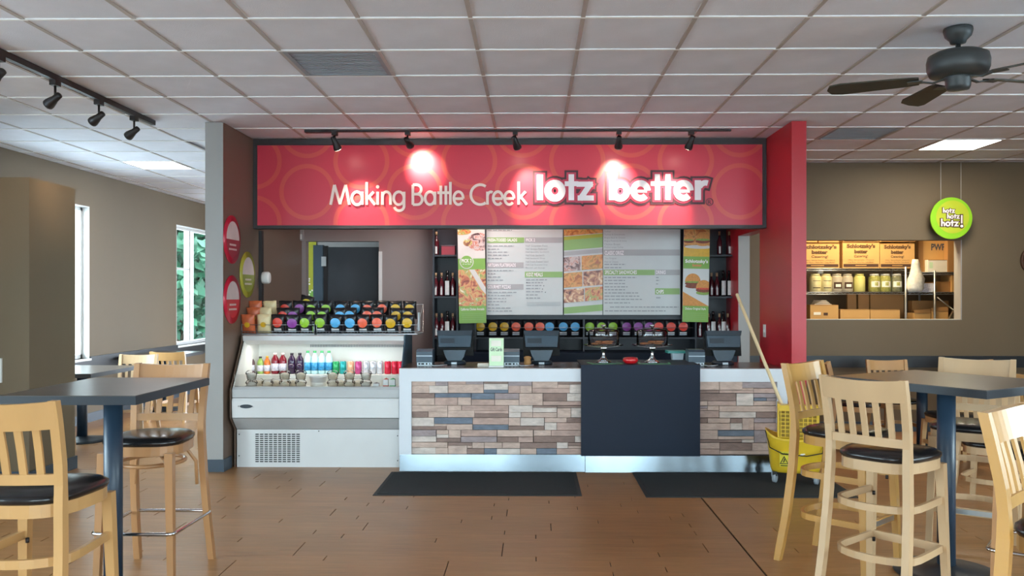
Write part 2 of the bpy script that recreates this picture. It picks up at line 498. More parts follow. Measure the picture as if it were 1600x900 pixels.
for n, (a, b) in enumerate(BWIN):
    f = MB()
    for (c, d) in ((a, a + 0.06), (b - 0.06, b)): f.box(c, d, YB - 0.14, YB - 0.06, 0.2, 2.6, 'track_black')
    f.box(a, b, YB - 0.14, YB - 0.06, 0.2, 0.26, 'track_black'); f.box(a, b, YB - 0.14, YB - 0.06, 2.54, 2.6, 'track_black')
    wo = struct(f.build('window_%d' % (n + 5)))
    box('pane', (a + 0.06, b - 0.06, YB - 0.105, YB - 0.099, 0.26, 2.54), 'glass_window', wo)

for n, (a, b) in enumerate(RWIN):
    f = MB()
    for (c, d) in ((a, a + 0.05), (b - 0.05, b)): f.box(XR + 0.08, XR + 0.14, c, d, 0.77, 2.6, 'white_trim')
    f.box(XR + 0.08, XR + 0.14, a, b, 0.77, 0.82, 'white_trim'); f.box(XR + 0.08, XR + 0.14, a, b, 2.55, 2.6, 'white_trim')
    wo = struct(f.build('window_%d' % (n + 10)))
    box('pane', (XR + 0.109, XR + 0.115, a + 0.05, b - 0.05, 0.82, 2.55), 'glass_window', wo)

# left wing wall (pillar end): pale end face, brown inner face
mb = MB().box(WOL, WXL - 0.004, YW + 0.001, 10.05, 0, CEIL, 'wall_pillar')
mb.box(WXL - 0.004, WXL, YW, 10.05, 0, CEIL, 'wall_brown')
mb.box(WOL, WXL, YW - 0.006, YW, 0, CEIL, 'wall_pillar')
struct(mb.build('wall_wing_left'))
mb = MB().box(WOL - 0.012, WXL + 0.012, YW - 0.02, YW + 0.18, 0.0, 0.105, 'base_blue')
struct(mb.build('baseboard_wing_left'))
mb = MB().box(WOL - 0.02, WOL - 0.001, YW - 0.012, YW + 0.02, 0.16, 0.68, 'white_trim')
struct(mb.build('trim_1'))
# red wing wall with doorway to the dining room
DY0, DY1, DZ = 8.46, 9.36, 2.17
mb = MB()
mb.box(WXR, WOR, YW, DY0, 0, CEIL, 'wall_red')
mb.box(WXR, WOR, DY0, DY1, DZ, CEIL, 'wall_red')
mb.box(WXR, WOR, DY1, 10.05, 0, CEIL, 'wall_red')
struct(mb.build('wall_wing_red'))
mb = MB().box(WXR + 0.004, WOR - 0.002, DY1 - 0.012, DY1 - 0.0005, 0, DZ, 'wall_pillar')
mb.box(WXR + 0.004, WOR - 0.002, DY0 + 0.0005, DY0 + 0.012, 0, DZ, 'wall_pillar')
struct(mb.build('trim_2'))
# kitchen back wall with staff doorway
KX0, KX1 = PX(478, YK), PX(592, YK)
KZ = PZ(377, YK, 530)
wall_y('wall_kitchen', YK, YK + 0.12, WXL, WXR, CEIL, [(KX0, KX1, 0, KZ)], 'wall_mauve')
mb = MB().box(WXL - 0.7, WXR, 11.1, 11.2, 0, CEIL, 'wall_pillar')
struct(mb.build('wall_corridor'))
# staff door: dark frame post, dark leaf, steel hinge, pale edge
d0 = struct(box('door_1', (PX(511, 10.25), PX(591, 10.25), 10.25, 10.29, 0.01, PZ(386, 10.25, 550)), 'door_grey'))
box('door_frame', (PX(490, 10.2), PX(505, 10.2), 10.18, 10.26, 0.0, PZ(383, 10.2, 500)), 'plastic_mid', d0)
box('door_frame', (PX(505, 10.2), PX(511, 10.2), 10.22, 10.27, 0.0, PZ(384, 10.2, 500)), 'track_black', d0)
box('hinge', (PX(502.5, 10.18), PX(510, 10.18), 10.165, 10.18, PZ(416, 10.18, 505), PZ(401, 10.18, 505)), 'steel_brushed', d0)
box('door_edge_strip', (PX(592, 9.94), PX(597, 9.94), 9.925, 9.95, 0.0, PZ(393, 9.94, 595)), 'white_trim', d0)
# left partition box (free-standing service partition)
PXR_ = -4.04
mb = MB().box(XL, PXR_, 6.86, 7.55, 0, 2.47, 'wall_taupe')
struct(mb.build('wall_partition'))
mb = MB().box(XL, PXR_ + 0.014, 6.846, 7.564, 0, 0.11, 'base_blue'); struct(mb.build('baseboard_partition'))
tag(box('wall_switch_plate', (PX(-8, 6.85), PX(2.5, 6.85), 6.845, 6.86, PZ(598, 6.85, 0), PZ(560, 6.85, 0)), 'white_trim'),
    'white switch plate on the tan partition at the left edge', 'switch plate')
# wainscot rails and baseboards
mb = MB()
ys = [6.0] + [v for a, b in LWIN[2:] for v in (a, b)] + [YFAR]
mb.box(XL, XL + 0.025, 7.565, LWIN[2][0] - 0.0, 0.60, 0.79, 'black_rail')
mb.box(XL, XL + 0.025, LWIN[2][0], LWIN[2][1], 0.60, 0.742, 'black_rail')
mb.box(XL, XL + 0.025, LWIN[2][1], LWIN[3][0], 0.60, 0.79, 'black_rail')
mb.box(XL, XL + 0.025, LWIN[3][0], YFAR, 0.60, 0.742, 'black_rail')
struct(mb.build('trim_3'))
struct(box('baseboard_left', (XL, XL + 0.015, 7.565, YFAR, 0, 0.11), 'base_blue'))
struct(box('trim_4', (WOR + 0.001, XR, YR - 0.025, YR, PZ(574, YR, 1400), PZ(556, YR, 1400)), 'black_rail'))
struct(box('baseboard_right', (WOR + 0.001, XR, YR - 0.015, YR, 0, 0.11), 'base_blue'))
struct(box('baseboard_wing_right', (WOR, WOR + 0.012, YW - 0.01, YR - 0.03, 0, 0.11), 'base_blue'))
# storage room seen through the opening
mb = MB().box(2.5, 5.9, 12.0, 12.1, 0, CEIL, 'wall_taupe').box(5.8, 5.9, YR + 0.16, 12.0, 0, CEIL, 'wall_taupe').box(2.4, 2.5, YR + 0.16, 12.1, 0, CEIL, 'wall_taupe')
mb.box(2.4, 5.9, YR + 0.17, 12.1, -0.1, 0.0, 'asphalt')
struct(mb.build('wall_storage'))
# pale reveal lining the opening
mb = MB().box(OPX1 - 0.012, OPX1 + 0.0, YR + 0.001, YR + 0.159, OPZ0, OPZ1, 'wall_pillar')
mb.box(OPX0, OPX1, YR + 0.001, YR + 0.159, OPZ0 - 0.0, OPZ0 + 0.008, 'wall_pillar')
struct(mb.build('trim_5'))

# ceiling ----------------------------------------------------------
ce = struct(box('ceiling', (XL - 0.2, XR + 0.2, YB - 0.2, YFAR + 0.2, CEIL + 0.022, CEIL + 0.1), 'ceil_tile'))
G = 0.6096
gx = [0.27 + G * k for k in range(-10, 12)]
gy = [4.665 + 0.608 * k for k in range(-2, 19)]
LIGHTS = {}
def cell(px, py):
    """grid cell of the ceiling under that pixel"""
    z = F * (CEIL - EYE) / (HY - py); X = PX(px, z)
    return (math.floor((X - 0.27) / G), math.floor((z - 4.665) / 0.608))
lit = {cell(238, 260): 'left', cell(1507, 224): 'right'}
vents = {cell(530, 98): 'l', cell(1345, 207): 'r'}
tile_me = None
ntile = 0
def visible(i, j):
    x0 = 0.27 + G * i; y0 = 4.665 + 0.608 * j
    if x0 + G < XL or x0 > XR: return False
    if y0 < 3.3: return False
    if y0 > 8.2 and x0 > WXL - 0.9 and x0 < WOR - 0.3: return False
    if y0 > 9.7 and x0 > WXL - 0.5: return False
    if x0 > 5.6 or y0 > 14.6: return False
    return True
gap_cells = []
for i in range(-10, 11):
    for j in range(-2, 17):
        x0 = 0.27 + G * i; y0 = 4.665 + 0.608 * j
        if not visible(i, j): continue
        if (i, j) in lit or (i, j) in vents: gap_cells.append((i, j)); continue
        xa = max(x0, XL); 
        if tile_me is None or xa != x0:
            o = MB().box(x0 + 0.012 if xa == x0 else xa + 0.002, x0 + G - 0.012, 0.012, 0.596, 0.0, 0.014, 'ceil_tile')
            if xa == x0:
                o = MB().box(0.012, G - 0.012, 0.012, 0.596, 0, 0.014, 'ceil_tile').build('ceiling_tile', ce, (x0, y0, CEIL + 0.006)); tile_me = o.data
            else:
                o = o.build('ceiling_tile', ce, (0, y0, CEIL + 0.006))
        else:
            o = bpy.data.objects.new('ceiling_tile', tile_me); COL.objects.link(o); o.parent = ce; o.location = (x0, y0, CEIL + 0.006)
        ntile += 1
# plain ceiling in front of / behind the tiled field
mb = MB().box(XL, XR, YB, gy[0] , CEIL + 0.004, CEIL + 0.02, 'ceil_tile')
mb.box(WXL, WXR, gy[0] + 8 * 0.608 - 0.01, 11.2, CEIL + 0.004, CEIL + 0.02, 'ceil_tile')
mb.box(WOR, XR, YR, 12.1, CEIL + 0.004, CEIL + 0.02, 'ceil_tile')
mb.build('ceiling_field', ce)
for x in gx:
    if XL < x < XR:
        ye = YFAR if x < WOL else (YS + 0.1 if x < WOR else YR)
        box('grid_bar', (x - 0.012, x + 0.012, gy[0], ye, CEIL, CEIL + 0.008), 'ceil_bar_dusty_shaded', ce)
for yy in gy:
    if yy > YFAR: continue
    if yy < YS + 0.05: spans = ((XL, XR),)
    elif yy < YR: spans = ((XL, WOL), (WOR, XR))
    else: spans = ((XL, WOL),)
    for a, b in spans:
        box('grid_bar', (a, b, yy - 0.011, yy + 0.011, CEIL - 0.001, CEIL + 0.007), 'ceil_bar', ce)
def cellbox(c): return 0.27 + G * c[0], 4.665 + 0.608 * c[1]
for c, side in vents.items():
    x0, y0 = cellbox(c)
    v = thing('ceiling_vent', {'l': 'grey square air return grille set in the ceiling left of the sign', 'r': 'dull grey air return grille in the ceiling beside the right lamp panel'}[side], 'ceiling vent', (x0, y0, CEIL))
    MB().box(0.012, G - 0.012, 0.012, 0.596, 0.012, 0.02, 'vent_grey').build('backing', v)
    fr = MB()
    for a in ((0.012, 0.04, 0.012, 0.596), (G - 0.04, G - 0.012, 0.012, 0.596), (0.04, G - 0.04, 0.012, 0.04), (0.04, G - 0.04, 0.568, 0.596)): fr.box(*a, 0.0, 0.012, 'vent_grey')
    fr.build('frame', v)
    sl = MB()
    for k in range(14): sl.box(0.04, G - 0.04, 0.055 + k * 0.036, 0.07 + k * 0.036, 0.003, 0.012, 'vent_grey')
    sl.build('louvres', v)
for c, side in lit.items():
    x0, y0 = cellbox(c)
    v = thing('ceiling_light', {'left': 'lit square ceiling light panel over the left dining area', 'right': 'lit square ceiling light panel above the round lime hanging sign'}[side], 'ceiling light', (x0, y0, CEIL), group=None)
    MB().box(0.03, G - 0.03, 0.03, 0.578, 0.0, 0.006, 'lamp_white').build('diffuser', v)
    fr = MB()
    for a in ((0.012, 0.03, 0.012, 0.596), (G - 0.03, G - 0.012, 0.012, 0.596), (0.03, G - 0.03, 0.012, 0.03), (0.03, G - 0.03, 0.578, 0.596)): fr.box(*a, -0.002, 0.014, 'ceil_bar')
    fr.build('frame', v)
    area_light('lamp', (0.305, 0.304, -0.02), (0, 0, 0), 0.5, 0.5, 13 if side == 'right' else 3, (1, 0.84, 0.58) if side == 'right' else (0.9, 0.96, 1), parent=v)
# unseen panel added to light the kitchen, and the storage room's own warm light
def hidden_panel(x0, y0, label, energy, col):
    v = thing('ceiling_light', label, 'ceiling light', (x0, y0, CEIL - 0.004))
    MB().box(0.03, G - 0.03, 0.03, 0.578, -0.002, 0.004, 'ceil_bar').build('frame', v)
    area_light('lamp', (0.305, 0.305, -0.02), (0, 0, 0), 0.52, 0.52, energy, col, parent=v)
hidden_panel(-0.95, 8.6, 'unseen ceiling light panel added to light the kitchen behind the red sign', 16, (1, 0.93, 0.85))
hidden_panel(3.6, 9.95, 'ceiling light panel inside the storage room', 38, (1, 0.80, 0.48))

# outdoors seen through the left windows
def tree(name, x, y, h, r, m, label, seed):
    rnd = random.Random(seed)
    t = thing(name, label, 'tree', (x, y, -0.12))
    MB().tube([(0, 0, 0), (0.05, 0, h * 0.3), (0, 0.05, h * 0.6)], [0.16, 0.12, 0.07], 7, 'trunk').build('trunk', t)
    mb = MB()
    for k in range(5200):
        a = rnd.random() * 2 * PI; u = rnd.uniform(-1, 1); q = rnd.random() ** 0.4
        c = Vector((math.cos(a) * math.sqrt(1 - u * u) * r * q, math.sin(a) * math.sqrt(1 - u * u) * r * q, h * 0.56 + u * h * 0.46 * q))
        s = rnd.uniform(0.1, 0.2)
        e1 = Vector((rnd.uniform(-1, 1), rnd.uniform(-1, 1), rnd.uniform(-1, 1))).normalized(); e2 = e1.orthogonal().normalized()
        mb.add([c - e1 * s, c + e2 * s * 0.5, c + e1 * s, c - e2 * s * 0.5], [(0, 1, 2, 3)], m)
    mb.build('foliage', t)
tree('leafy_tree', -7.7, 18.6, 5.4, 1.5, 'leaf', 'dense green tree outside, left pane of the far window', 1)
tree('leafy_tree', -8.7, 22.5, 6.2, 1.9, 'leaf_teal', 'teal green tree outside, right pane of the far window', 2)
tree('leafy_tree', -11.6, 27.5, 7.4, 2.6, 'leaf', 'taller green tree further back outside the far window', 3)
tag(MB().box(-6.07, -5.95, 14.9, 15.02, -0.12, 3.2, 'white_trim').box(-6.1, -5.92, 14.87, 15.05, -0.12, 0.1, 'white_trim').build('porch_column'),
    'white porch column just outside the far left window', 'column')
# ------------------------------------------------------------------ sign over the counter
def math_ring_mat():
    m = bpy.data.materials.new('sign_red'); m.use_nodes = True
    t = m.node_tree; N = t.nodes; L = t.links; b = N['Principled BSDF']
    b.inputs['Roughness'].default_value = 0.34
    tc = N.new('ShaderNodeTexCoord'); sp = N.new('ShaderNodeSeparateXYZ'); L.new(tc.outputs['Object'], sp.inputs[0])
    def mth(op, a, b_=None, c_=None):
        n = N.new('ShaderNodeMath'); n.operation = op
        for i, v in enumerate((a, b_, c_)):
            if v is None: continue
            if isinstance(v, (int, float)): n.inputs[i].default_value = v
            else: L.new(v, n.inputs[i])
        return n.outputs[0]
    s = YS / F
    px, pz = 169 * s, 97 * s
    def lattice(x0, z0):
        u = mth('SUBTRACT', mth('FLOORED_MODULO', mth('SUBTRACT', sp.outputs[0], x0 - px / 2), px), px / 2)
        v = mth('SUBTRACT', mth('FLOORED_MODULO', mth('SUBTRACT', sp.outputs[2], z0 - pz / 2), pz), pz / 2)
        d = mth('SQRT', mth('ADD', mth('MULTIPLY', u, u), mth('MULTIPLY', v, v)))
        e = mth('ABSOLUTE', mth('SUBTRACT', d, 40.5 * s))
        return mth('SUBTRACT', 1.0, mth('SMOOTHSTEP' if False else 'MULTIPLY', mth('MINIMUM', mth('MAXIMUM', mth('DIVIDE', mth('SUBTRACT', e, 2.9 * s), 1.2 * s), 0.0), 1.0), 1.0))
    a = P(480, 300, YS); c = P(564.5, 252, YS)
    msk = mth('MAXIMUM', lattice(a.x, a.z), lattice(c.x, c.z))
    mix = N.new('ShaderNodeMix'); mix.data_type = 'RGBA'
    mix.inputs[6].default_value = lin('#d63c50'); mix.inputs[7].default_value = lin('#de5650')
    L.new(msk, mix.inputs[0]); L.new(mix.outputs[2], b.inputs['Base Color'])
    MATS['sign_red'] = m
math_ring_mat()
sg = thing('sign_board', 'long red sign with orange rings and white lettering above the counter', 'sign', (0, 0, 0))
sx0, sx1 = WXL + 0.002, WXR - 0.002
sz0, sz1 = PZ(357, YS), CEIL - 0.002
# dark frame
mb = MB()
fw = 0.034
mb.box(sx0, sx1, YS - 0.02, YS + 0.12, sz1 - 0.055, sz1, 'frame_dark')
mb.box(sx0, sx1, YS - 0.02, YS + 0.12, sz0, sz0 + 0.03, 'frame_dark')
mb.box(sx0, sx0 + fw, YS - 0.02, YS + 0.12, sz0 + 0.03, sz1 - 0.055, 'frame_dark')
mb.box(sx1 - fw, sx1, YS - 0.02, YS + 0.12, sz0 + 0.03, sz1 - 0.055, 'frame_dark')
mb.build('frame', sg)
MB().box(sx0 + fw, sx1 - fw, YS, YS + 0.1, sz0 + 0.03, sz1 - 0.055, 'sign_red').build('panel', sg)
# "Making Battle Creek": geometric strokes, each glyph placed between its own limits
U = lambda cx, cy: (P(480 + cx / 4.444, 0, YS).x, P(0, 230 + cy / 4.444, YS).z)
base = PZ(320, YS, 660); capH = PZ(289, YS, 660) - base
XH = 0.65
GL = {
 'M': (1.0, [[(0, 0), (.2, 1)], [(.2, 1), (.5, .03)], [(.5, .03), (.8, 1)], [(.8, 1), (1, 0)]]),
 'a': (.62, [arc(.31, .325, .31, .325, 0, 360, 20), [(.62, 0), (.62, XH)]]),
 'k': (.45, [[(0, 0), (0, 1.14)], [(.02, .3), (.38, XH)], [(.13, .38), (.45, 0)]]),
 'i': (0, [[(0, 0), (0, XH)]]),
 'n': (.5, [[(0, 0), (0, XH)], arc(.25, .38, .25, .27, 180, 0, 12) + [(.5, 0)]]),
 'g': (.62, [arc(.31, .325, .31, .325, 0, 360, 20), [(.62, XH), (.62, -.06)] + arc(.33, -.08, .29, .22, 0, -170, 10)]),
 'B': (.54, [[(0, 0), (0, 1)], [(0, 1)] + arc(.22, .765, .26, .235, 90, -90, 10) + [(0, .53)], [(0, .53)] + arc(.26, .265, .28, .265, 90, -90, 10) + [(0, 0)]]),
 't': (.36, [[(.18, 0), (.18, .95)], [(0, XH - .05), (.36, XH - .05)]]),
 'l': (0, [[(0, 0), (0, 1.14)]]),
 'e': (.62, [[(.03, .3), (.62, .3)], arc(.31, .325, .31, .325, -3, 318, 20)]),
 'C': (.75, [arc(.5, .5, .5, .5, 55, 305, 20)]),
 'r': (.3, [[(0, 0), (0, XH)], arc(.22, .38, .22, .26, 180, 60, 8)]),
}
LET = [('M', 165, 295), ('a', 312, 385), ('k', 415, 472), ('i', 491, 491), ('n', 524, 580), ('g', 602, 674), ('B', 735, 800), ('a', 820, 888),
       ('t', 905, 953), ('t', 940, 988), ('l', 995, 995), ('e', 1019, 1084), ('C', 1137, 1235), ('r', 1252, 1284), ('e', 1292, 1357), ('e', 1371, 1436), ('k', 1468, 1525)]
mb = MB()
for ch, a, b in LET:
    wd, strokes = GL[ch]
    xa = U(a, 0)[0]; xb = U(b, 0)[0]; k = (xb - xa) / wd if wd else capH * 0.9
    for st in strokes:
        stroke(mb, [(xa + p[0] * k, base + p[1] * capH) for p in st], 0.0125, YS - 0.016, YS + 0.001, 'sign_letter')
xi = U(491, 0)[0]
mb.add([(xi + 0.017 * math.cos(t * PI / 6), YS - 0.016, base + capH * 0.9 + 0.017 * math.sin(t * PI / 6)) for t in range(12)], [tuple(range(12))], 'sign_letter')
mb.build('lettering', sg)
# "lotz better" heavy outlined letters
V = lambda cx, cy: (P(800 + cx / 3.478, 0, YS).x, P(0, 200 + cy / 3.478, YS).z)
k3 = YS / F / 3.478
def pl(pts): return [V(*p) for p in pts]
def ring(cx, cy, rx, ry, a0=0, a1=360, n=22): return [V(*p) for p in [(cx + rx * math.cos(math.radians(a)), cy - ry * math.sin(math.radians(a))) for a in [a0 + (a1 - a0) * i / n for i in range(n + 1)]]]
LOTZ = [
 (pl([(152, 274), (152, 384)]), 17), (ring(233, 347, 38, 40), 19.5),
 (pl([(322, 272), (322, 384)]), 15), (pl([(300, 309), (346, 309)]), 13),
 (pl([(364, 312), (425, 312)]), 14), (pl([(422, 316), (376, 382)]), 15), (pl([(370, 386), (430, 386)]), 14)]
BETTER = [
 (pl([(545, 276), (545, 384)]), 18), (ring(587, 350, 36, 38), 18.5),
 (ring(697, 347, 38, 40, 0, 318), 17), (pl([(662, 350), (732, 350)]), 8),
 (pl([(788, 272), (788, 384)]), 14), (pl([(766, 309), (814, 309)]), 12),
 (pl([(846, 272), (846, 384)]), 14), (pl([(826, 309), (874, 309)]), 12),
 (ring(930, 347, 38, 40, 0, 318), 17), (pl([(896, 350), (965, 350)]), 8),
 (pl([(1008, 305), (1008, 384)]), 17), (ring(1050, 350, 38, 45, 150, 72, 8), 15)]
for name, add, d0, d1, m in (('logo_outline', 22, 0.008, 0.0, 'logo_dark'), ('logo_inline', 11, 0.014, 0.007, 'logo_pink'), ('logo_letters', 0, 0.021, 0.011, 'logo_white')):
    for word in (LOTZ, BETTER):
        mb = MB()
        for pts, hw in word: stroke(mb, pts, (hw + add) * k3, YS - d0, YS - d1, m, ext=((14 + add) if hw > 11.5 else add) * k3 if len(pts) == 2 else add * k3)
        mb.build(name, sg)
mb = MB()
stroke(mb, ring(1073, 407, 19, 19), 1.6 * k3, YS - 0.006, YS, 'logo_dark')
a = V(1063, 419); b_ = V(1083, 396)
text_on(mb, 'R', a[0], b_[0], a[1], b_[1], YS - 0.006, 'logo_dark')
mb.build('registered_mark', sg)

# ------------------------------------------------------------------ track lights
def spot_head(parent, tx, target, zt, energy, ang=50, drop=0.16, tint=(1, 0.80, 0.62)):
    """adapter, stem, lamp can with glowing mouth; tx is the point on the track"""
    x, y, z = tx
    h = MB().box(x - 0.022, x + 0.022, y - 0.035, y + 0.035, z - 0.035, z, 'track_black').build('adapter', parent)
    MB().tube([(x, y, z - 0.03), (x, y, z - drop * 0.55)], 0.008, 6, 'track_black').build('stem', h)
    c = Vector((x, y, z - drop * 0.55)); d = (Vector(target) - c).normalized()
    q = Vector((0, 0, 1)).rotation_difference(d)
    M = Matrix.Translation(c) @ q.to_matrix().to_4x4()
    can = MB().lathe([(0.010, -0.05), (0.022, -0.045), (0.025, 0.01), (0.028, 0.018), (0.038, 0.065), (0.037, 0.08)], 14, 'track_black', M).build('lamp_can', parent)
    MB().lathe([(0.033, 0.0805), (0.033, 0.082)], 14, 'lamp_tip' if energy else 'track_black', M).build('bulb', can)
    if energy:
        l = bpy.data.lights.new('spot', 'SPOT'); l.energy = energy; l.spot_size = math.radians(ang); l.spot_blend = 0.9; l.shadow_soft_size = 0.03; l.color = tint
        o = bpy.data.objects.new('spot', l); COL.objects.link(o); o.parent = parent
        o.matrix_local = Matrix.Translation(c + d * 0.095) @ Vector((0, 0, -1)).rotation_difference(d).to_matrix().to_4x4()
YT = 7.80
tr = thing('track_light', 'long black track light rail with five heads in front of the red sign', 'track light')
xa, xb = PX(482, YT), PX(1142, YT); zt = PZ(200, YT, 800)
MB().box(xa, xb, YT - 0.017, YT + 0.017, zt - 0.035, CEIL, 'track_black').build('rail', tr)
MB().box(xa - 0.03, xa + 0.22, YT - 0.03, YT + 0.03, zt - 0.04, zt - 0.004, 'track_black').build('feed_box', tr)
for px, tgt, en in ((523, (575, 345), 34), (637, (662, 262), 36), (805, (835, 305), 36), (967, (962, 285), 48), (1080, (1035, 330), 44)):
    spot_head(tr, (PX(px, YT), YT, zt - 0.03), P(tgt[0], tgt[1], YS), zt, en, 58)
XT = -3.25
tl = thing('track_light', 'black track light rail with heads on the left ceiling', 'track light')
MB().box(XT - 0.017, XT + 0.017, 3.9, 7.34, CEIL - 0.04, CEIL, 'track_black').build('rail', tl)
for yy, en in ((5.2, 0), (5.82, 14), (6.41, 14), (6.98, 14)):
    spot_head(tl, (XT, yy, CEIL - 0.04), (-5.0, yy + 0.75, 1.9), 0, en, 60, 0.22, (1, 0.72, 0.45))

# ------------------------------------------------------------------ ceiling fan
fx, fy = P(1497, 46, 4.87).x, 4.87
fan = thing('ceiling_fan', 'dark bronze ceiling fan with long blades at the top right', 'ceiling fan', (fx, fy, CEIL))
MB().lathe([(0.075, 0), (0.078, -0.015), (0.07, -0.045), (0.045, -0.07), (0.04, -0.085), (0.02, -0.09)], 20, 'fan_bronze').build('canopy', fan)
MB().lathe([(0.014, -0.085), (0.014, -0.15)], 10, 'fan_bronze').build('downrod', fan)
MB().lathe([(0.02, -0.125), (0.12, -0.135), (0.158, -0.155), (0.165, -0.185), (0.163, -0.23), (0.15, -0.262), (0.09, -0.275)], 28, 'fan_bronze').build('motor_housing', fan)
MB().lathe([(0.075, -0.27), (0.068, -0.285), (0.066, -0.325), (0.058, -0.345), (0.02, -0.35)], 20, 'fan_bronze').build('switch_housing', fan)
for ang in (154, 88, 14, -52):
    M = Matrix.Rotation(math.radians(ang), 4, 'Z')
    br = MB().strip([(0.07, 0, -0.28), (0.13, 0.0, -0.295), (0.19, 0, -0.283)], 0.022, 0.008, 'fan_bronze', M)
    br.box(0.18, 0.26, -0.03, 0.03, -0.285, -0.279, 'fan_bronze', M)
    M2 = M @ Matrix.Translation((0, 0, -0.279)) @ Matrix.Rotation(math.radians(12), 4, 'X')
    poly = [(0.2, -0.045), (0.26, -0.055), (0.62, -0.07), (0.68, -0.055), (0.7, 0), (0.68, 0.055), (0.62, 0.07), (0.26, 0.055), (0.2, 0.045)]
    bl = MB().prism(poly, 0.0, 0.008, 'fan_blade', M2).build('blade', fan)
    br.build('blade_bracket', bl)

# ------------------------------------------------------------------ order counter
YC = 7.45
cx0, cx1 = PX(624, YC), PX(1230, YC)
ct = thing('order_counter', 'long order counter with stacked stone front and white surround', 'counter', (0, 0, 0))
zt0, zt1, zk = PZ(596, YC), PZ(576, YC), PZ(710, YC)
sl0, sl1 = PX(643, YC), PX(1214, YC)
MB().box(cx0 + 0.02, cx1 - 0.02, YC + 0.03, 8.2, zk - 0.02, zt1 - 0.02, 'mortar').build('body', ct)
mb = MB().box(cx0, cx1, YC - 0.012, YC + 0.06, zt0, zt1, 'counter_white')
mb.box(cx0, sl0, YC - 0.012, 8.2, zk, zt0, 'counter_white'); mb.box(sl1, cx1, YC - 0.012, 8.2, zk, zt0, 'counter_white')
mb.build('white_surround', ct)
MB().box(cx0, cx1, YC + 0.06, 8.22, zt1 - 0.03, zt1 - 0.001, 'counter_top').build('countertop', ct)
seam = PX(914, YC)
MB().prism([(YC - 0.0275, 0.004), (YC - 0.012, zk), (YC + 0.03, zk), (YC + 0.03, 0.004)], cx0 + 0.005, seam - 0.002, 'steel', axis='x').build('kick_plate', ct)
MB().prism([(YC - 0.031, 0.0), (YC - 0.015, zk - 0.004), (YC + 0.03, zk - 0.004), (YC + 0.03, 0.0)], seam + 0.002, cx1 - 0.005, 'steel', axis='x').build('kick_plate', ct)
S1 = [(20,230,90,130,'T'),(230,340,90,130,'G'),(20,175,130,195,'T'),(175,340,130,195,'L'),(342,500,90,118,'P'),(500,655,90,118,'G'),(342,655,118,195,'T'),
(658,872,90,112,'B'),(658,872,112,165,'L'),(658,872,165,195,'S'),(874,1082,90,130,'G'),(874,980,130,195,'P'),(980,1082,130,195,'T'),
(1085,1310,90,150,'T'),(1310,1525,90,118,'B'),(1310,1415,118,150,'T'),(1415,1525,118,195,'L'),(1085,1415,150,195,'P'),
(20,222,197,240,'B'),(20,222,240,303,'T'),(225,545,197,235,'S'),(225,425,235,303,'P'),(428,545,235,303,'T'),(548,752,197,250,'S'),(755,968,197,250,'G'),
(548,752,252,303,'P'),(755,968,252,303,'T'),(970,1178,197,303,'T'),(1181,1390,197,266,'B'),(1392,1525,197,266,'L'),(1181,1525,268,303,'P'),
(20,338,305,360,'T'),(20,165,360,412,'B'),(166,338,360,412,'T'),(340,460,305,350,'T'),(462,875,305,350,'P'),(340,576,350,412,'T'),(576,875,350,377,'P'),(578,875,377,412,'B'),
(878,1088,305,365,'L'),(878,985,365,412,'L'),(987,1088,365,412,'T'),(1090,1302,305,325,'B'),(1090,1302,325,366,'L'),(1090,1302,367,412,'T'),
(1305,1525,305,325,'B'),(1305,1425,327,412,'T'),(1427,1525,327,412,'L'),
(20,218,414,490,'L'),(20,328,490,522,'B'),(220,558,414,470,'S'),(220,330,470,490,'T'),(330,558,472,522,'T'),(560,875,414,475,'P'),(560,875,477,522,'S'),
(876,980,414,485,'T'),(982,1190,414,485,'L'),(876,1190,487,522,'B'),(1194,1390,414,455,'T'),(1392,1525,414,455,'B'),(1194,1300,457,522,'L'),(1302,1525,457,522,'P'),
(20,235,524,580,'G'),(20,235,582,632,'L'),(240,345,524,562,'T'),(240,345,564,595,'L'),(347,452,524,595,'T'),(240,452,597,632,'B'),(456,772,524,580,'P'),(456,772,582,632,'G'),
(777,1092,524,582,'T'),(777,960,584,632,'B'),(962,1092,584,632,'P'),(1098,1252,524,575,'T'),(1254,1525,524,575,'P'),(1098,1460,577,632,'B'),(1462,1525,577,632,'L'),
(20,338,634,680,'T'),(340,555,634,662,'B'),(20,230,682,738,'L'),(230,340,682,738,'T'),(340,508,664,738,'T'),(510,555,664,685,'T'),(557,660,634,685,'T'),(510,660,687,738,'B'),
(662,820,634,685,'T'),(662,770,687,738,'S'),(772,978,687,738,'L'),(822,978,634,685,'T'),(980,1300,634,685,'B'),(980,1122,687,738,'T'),(1124,1300,687,738,'S'),
(1302,1400,634,686,'L'),(1402,1525,634,660,'B'),(1402,1525,662,686,'T'),(1302,1525,688,738,'P')]
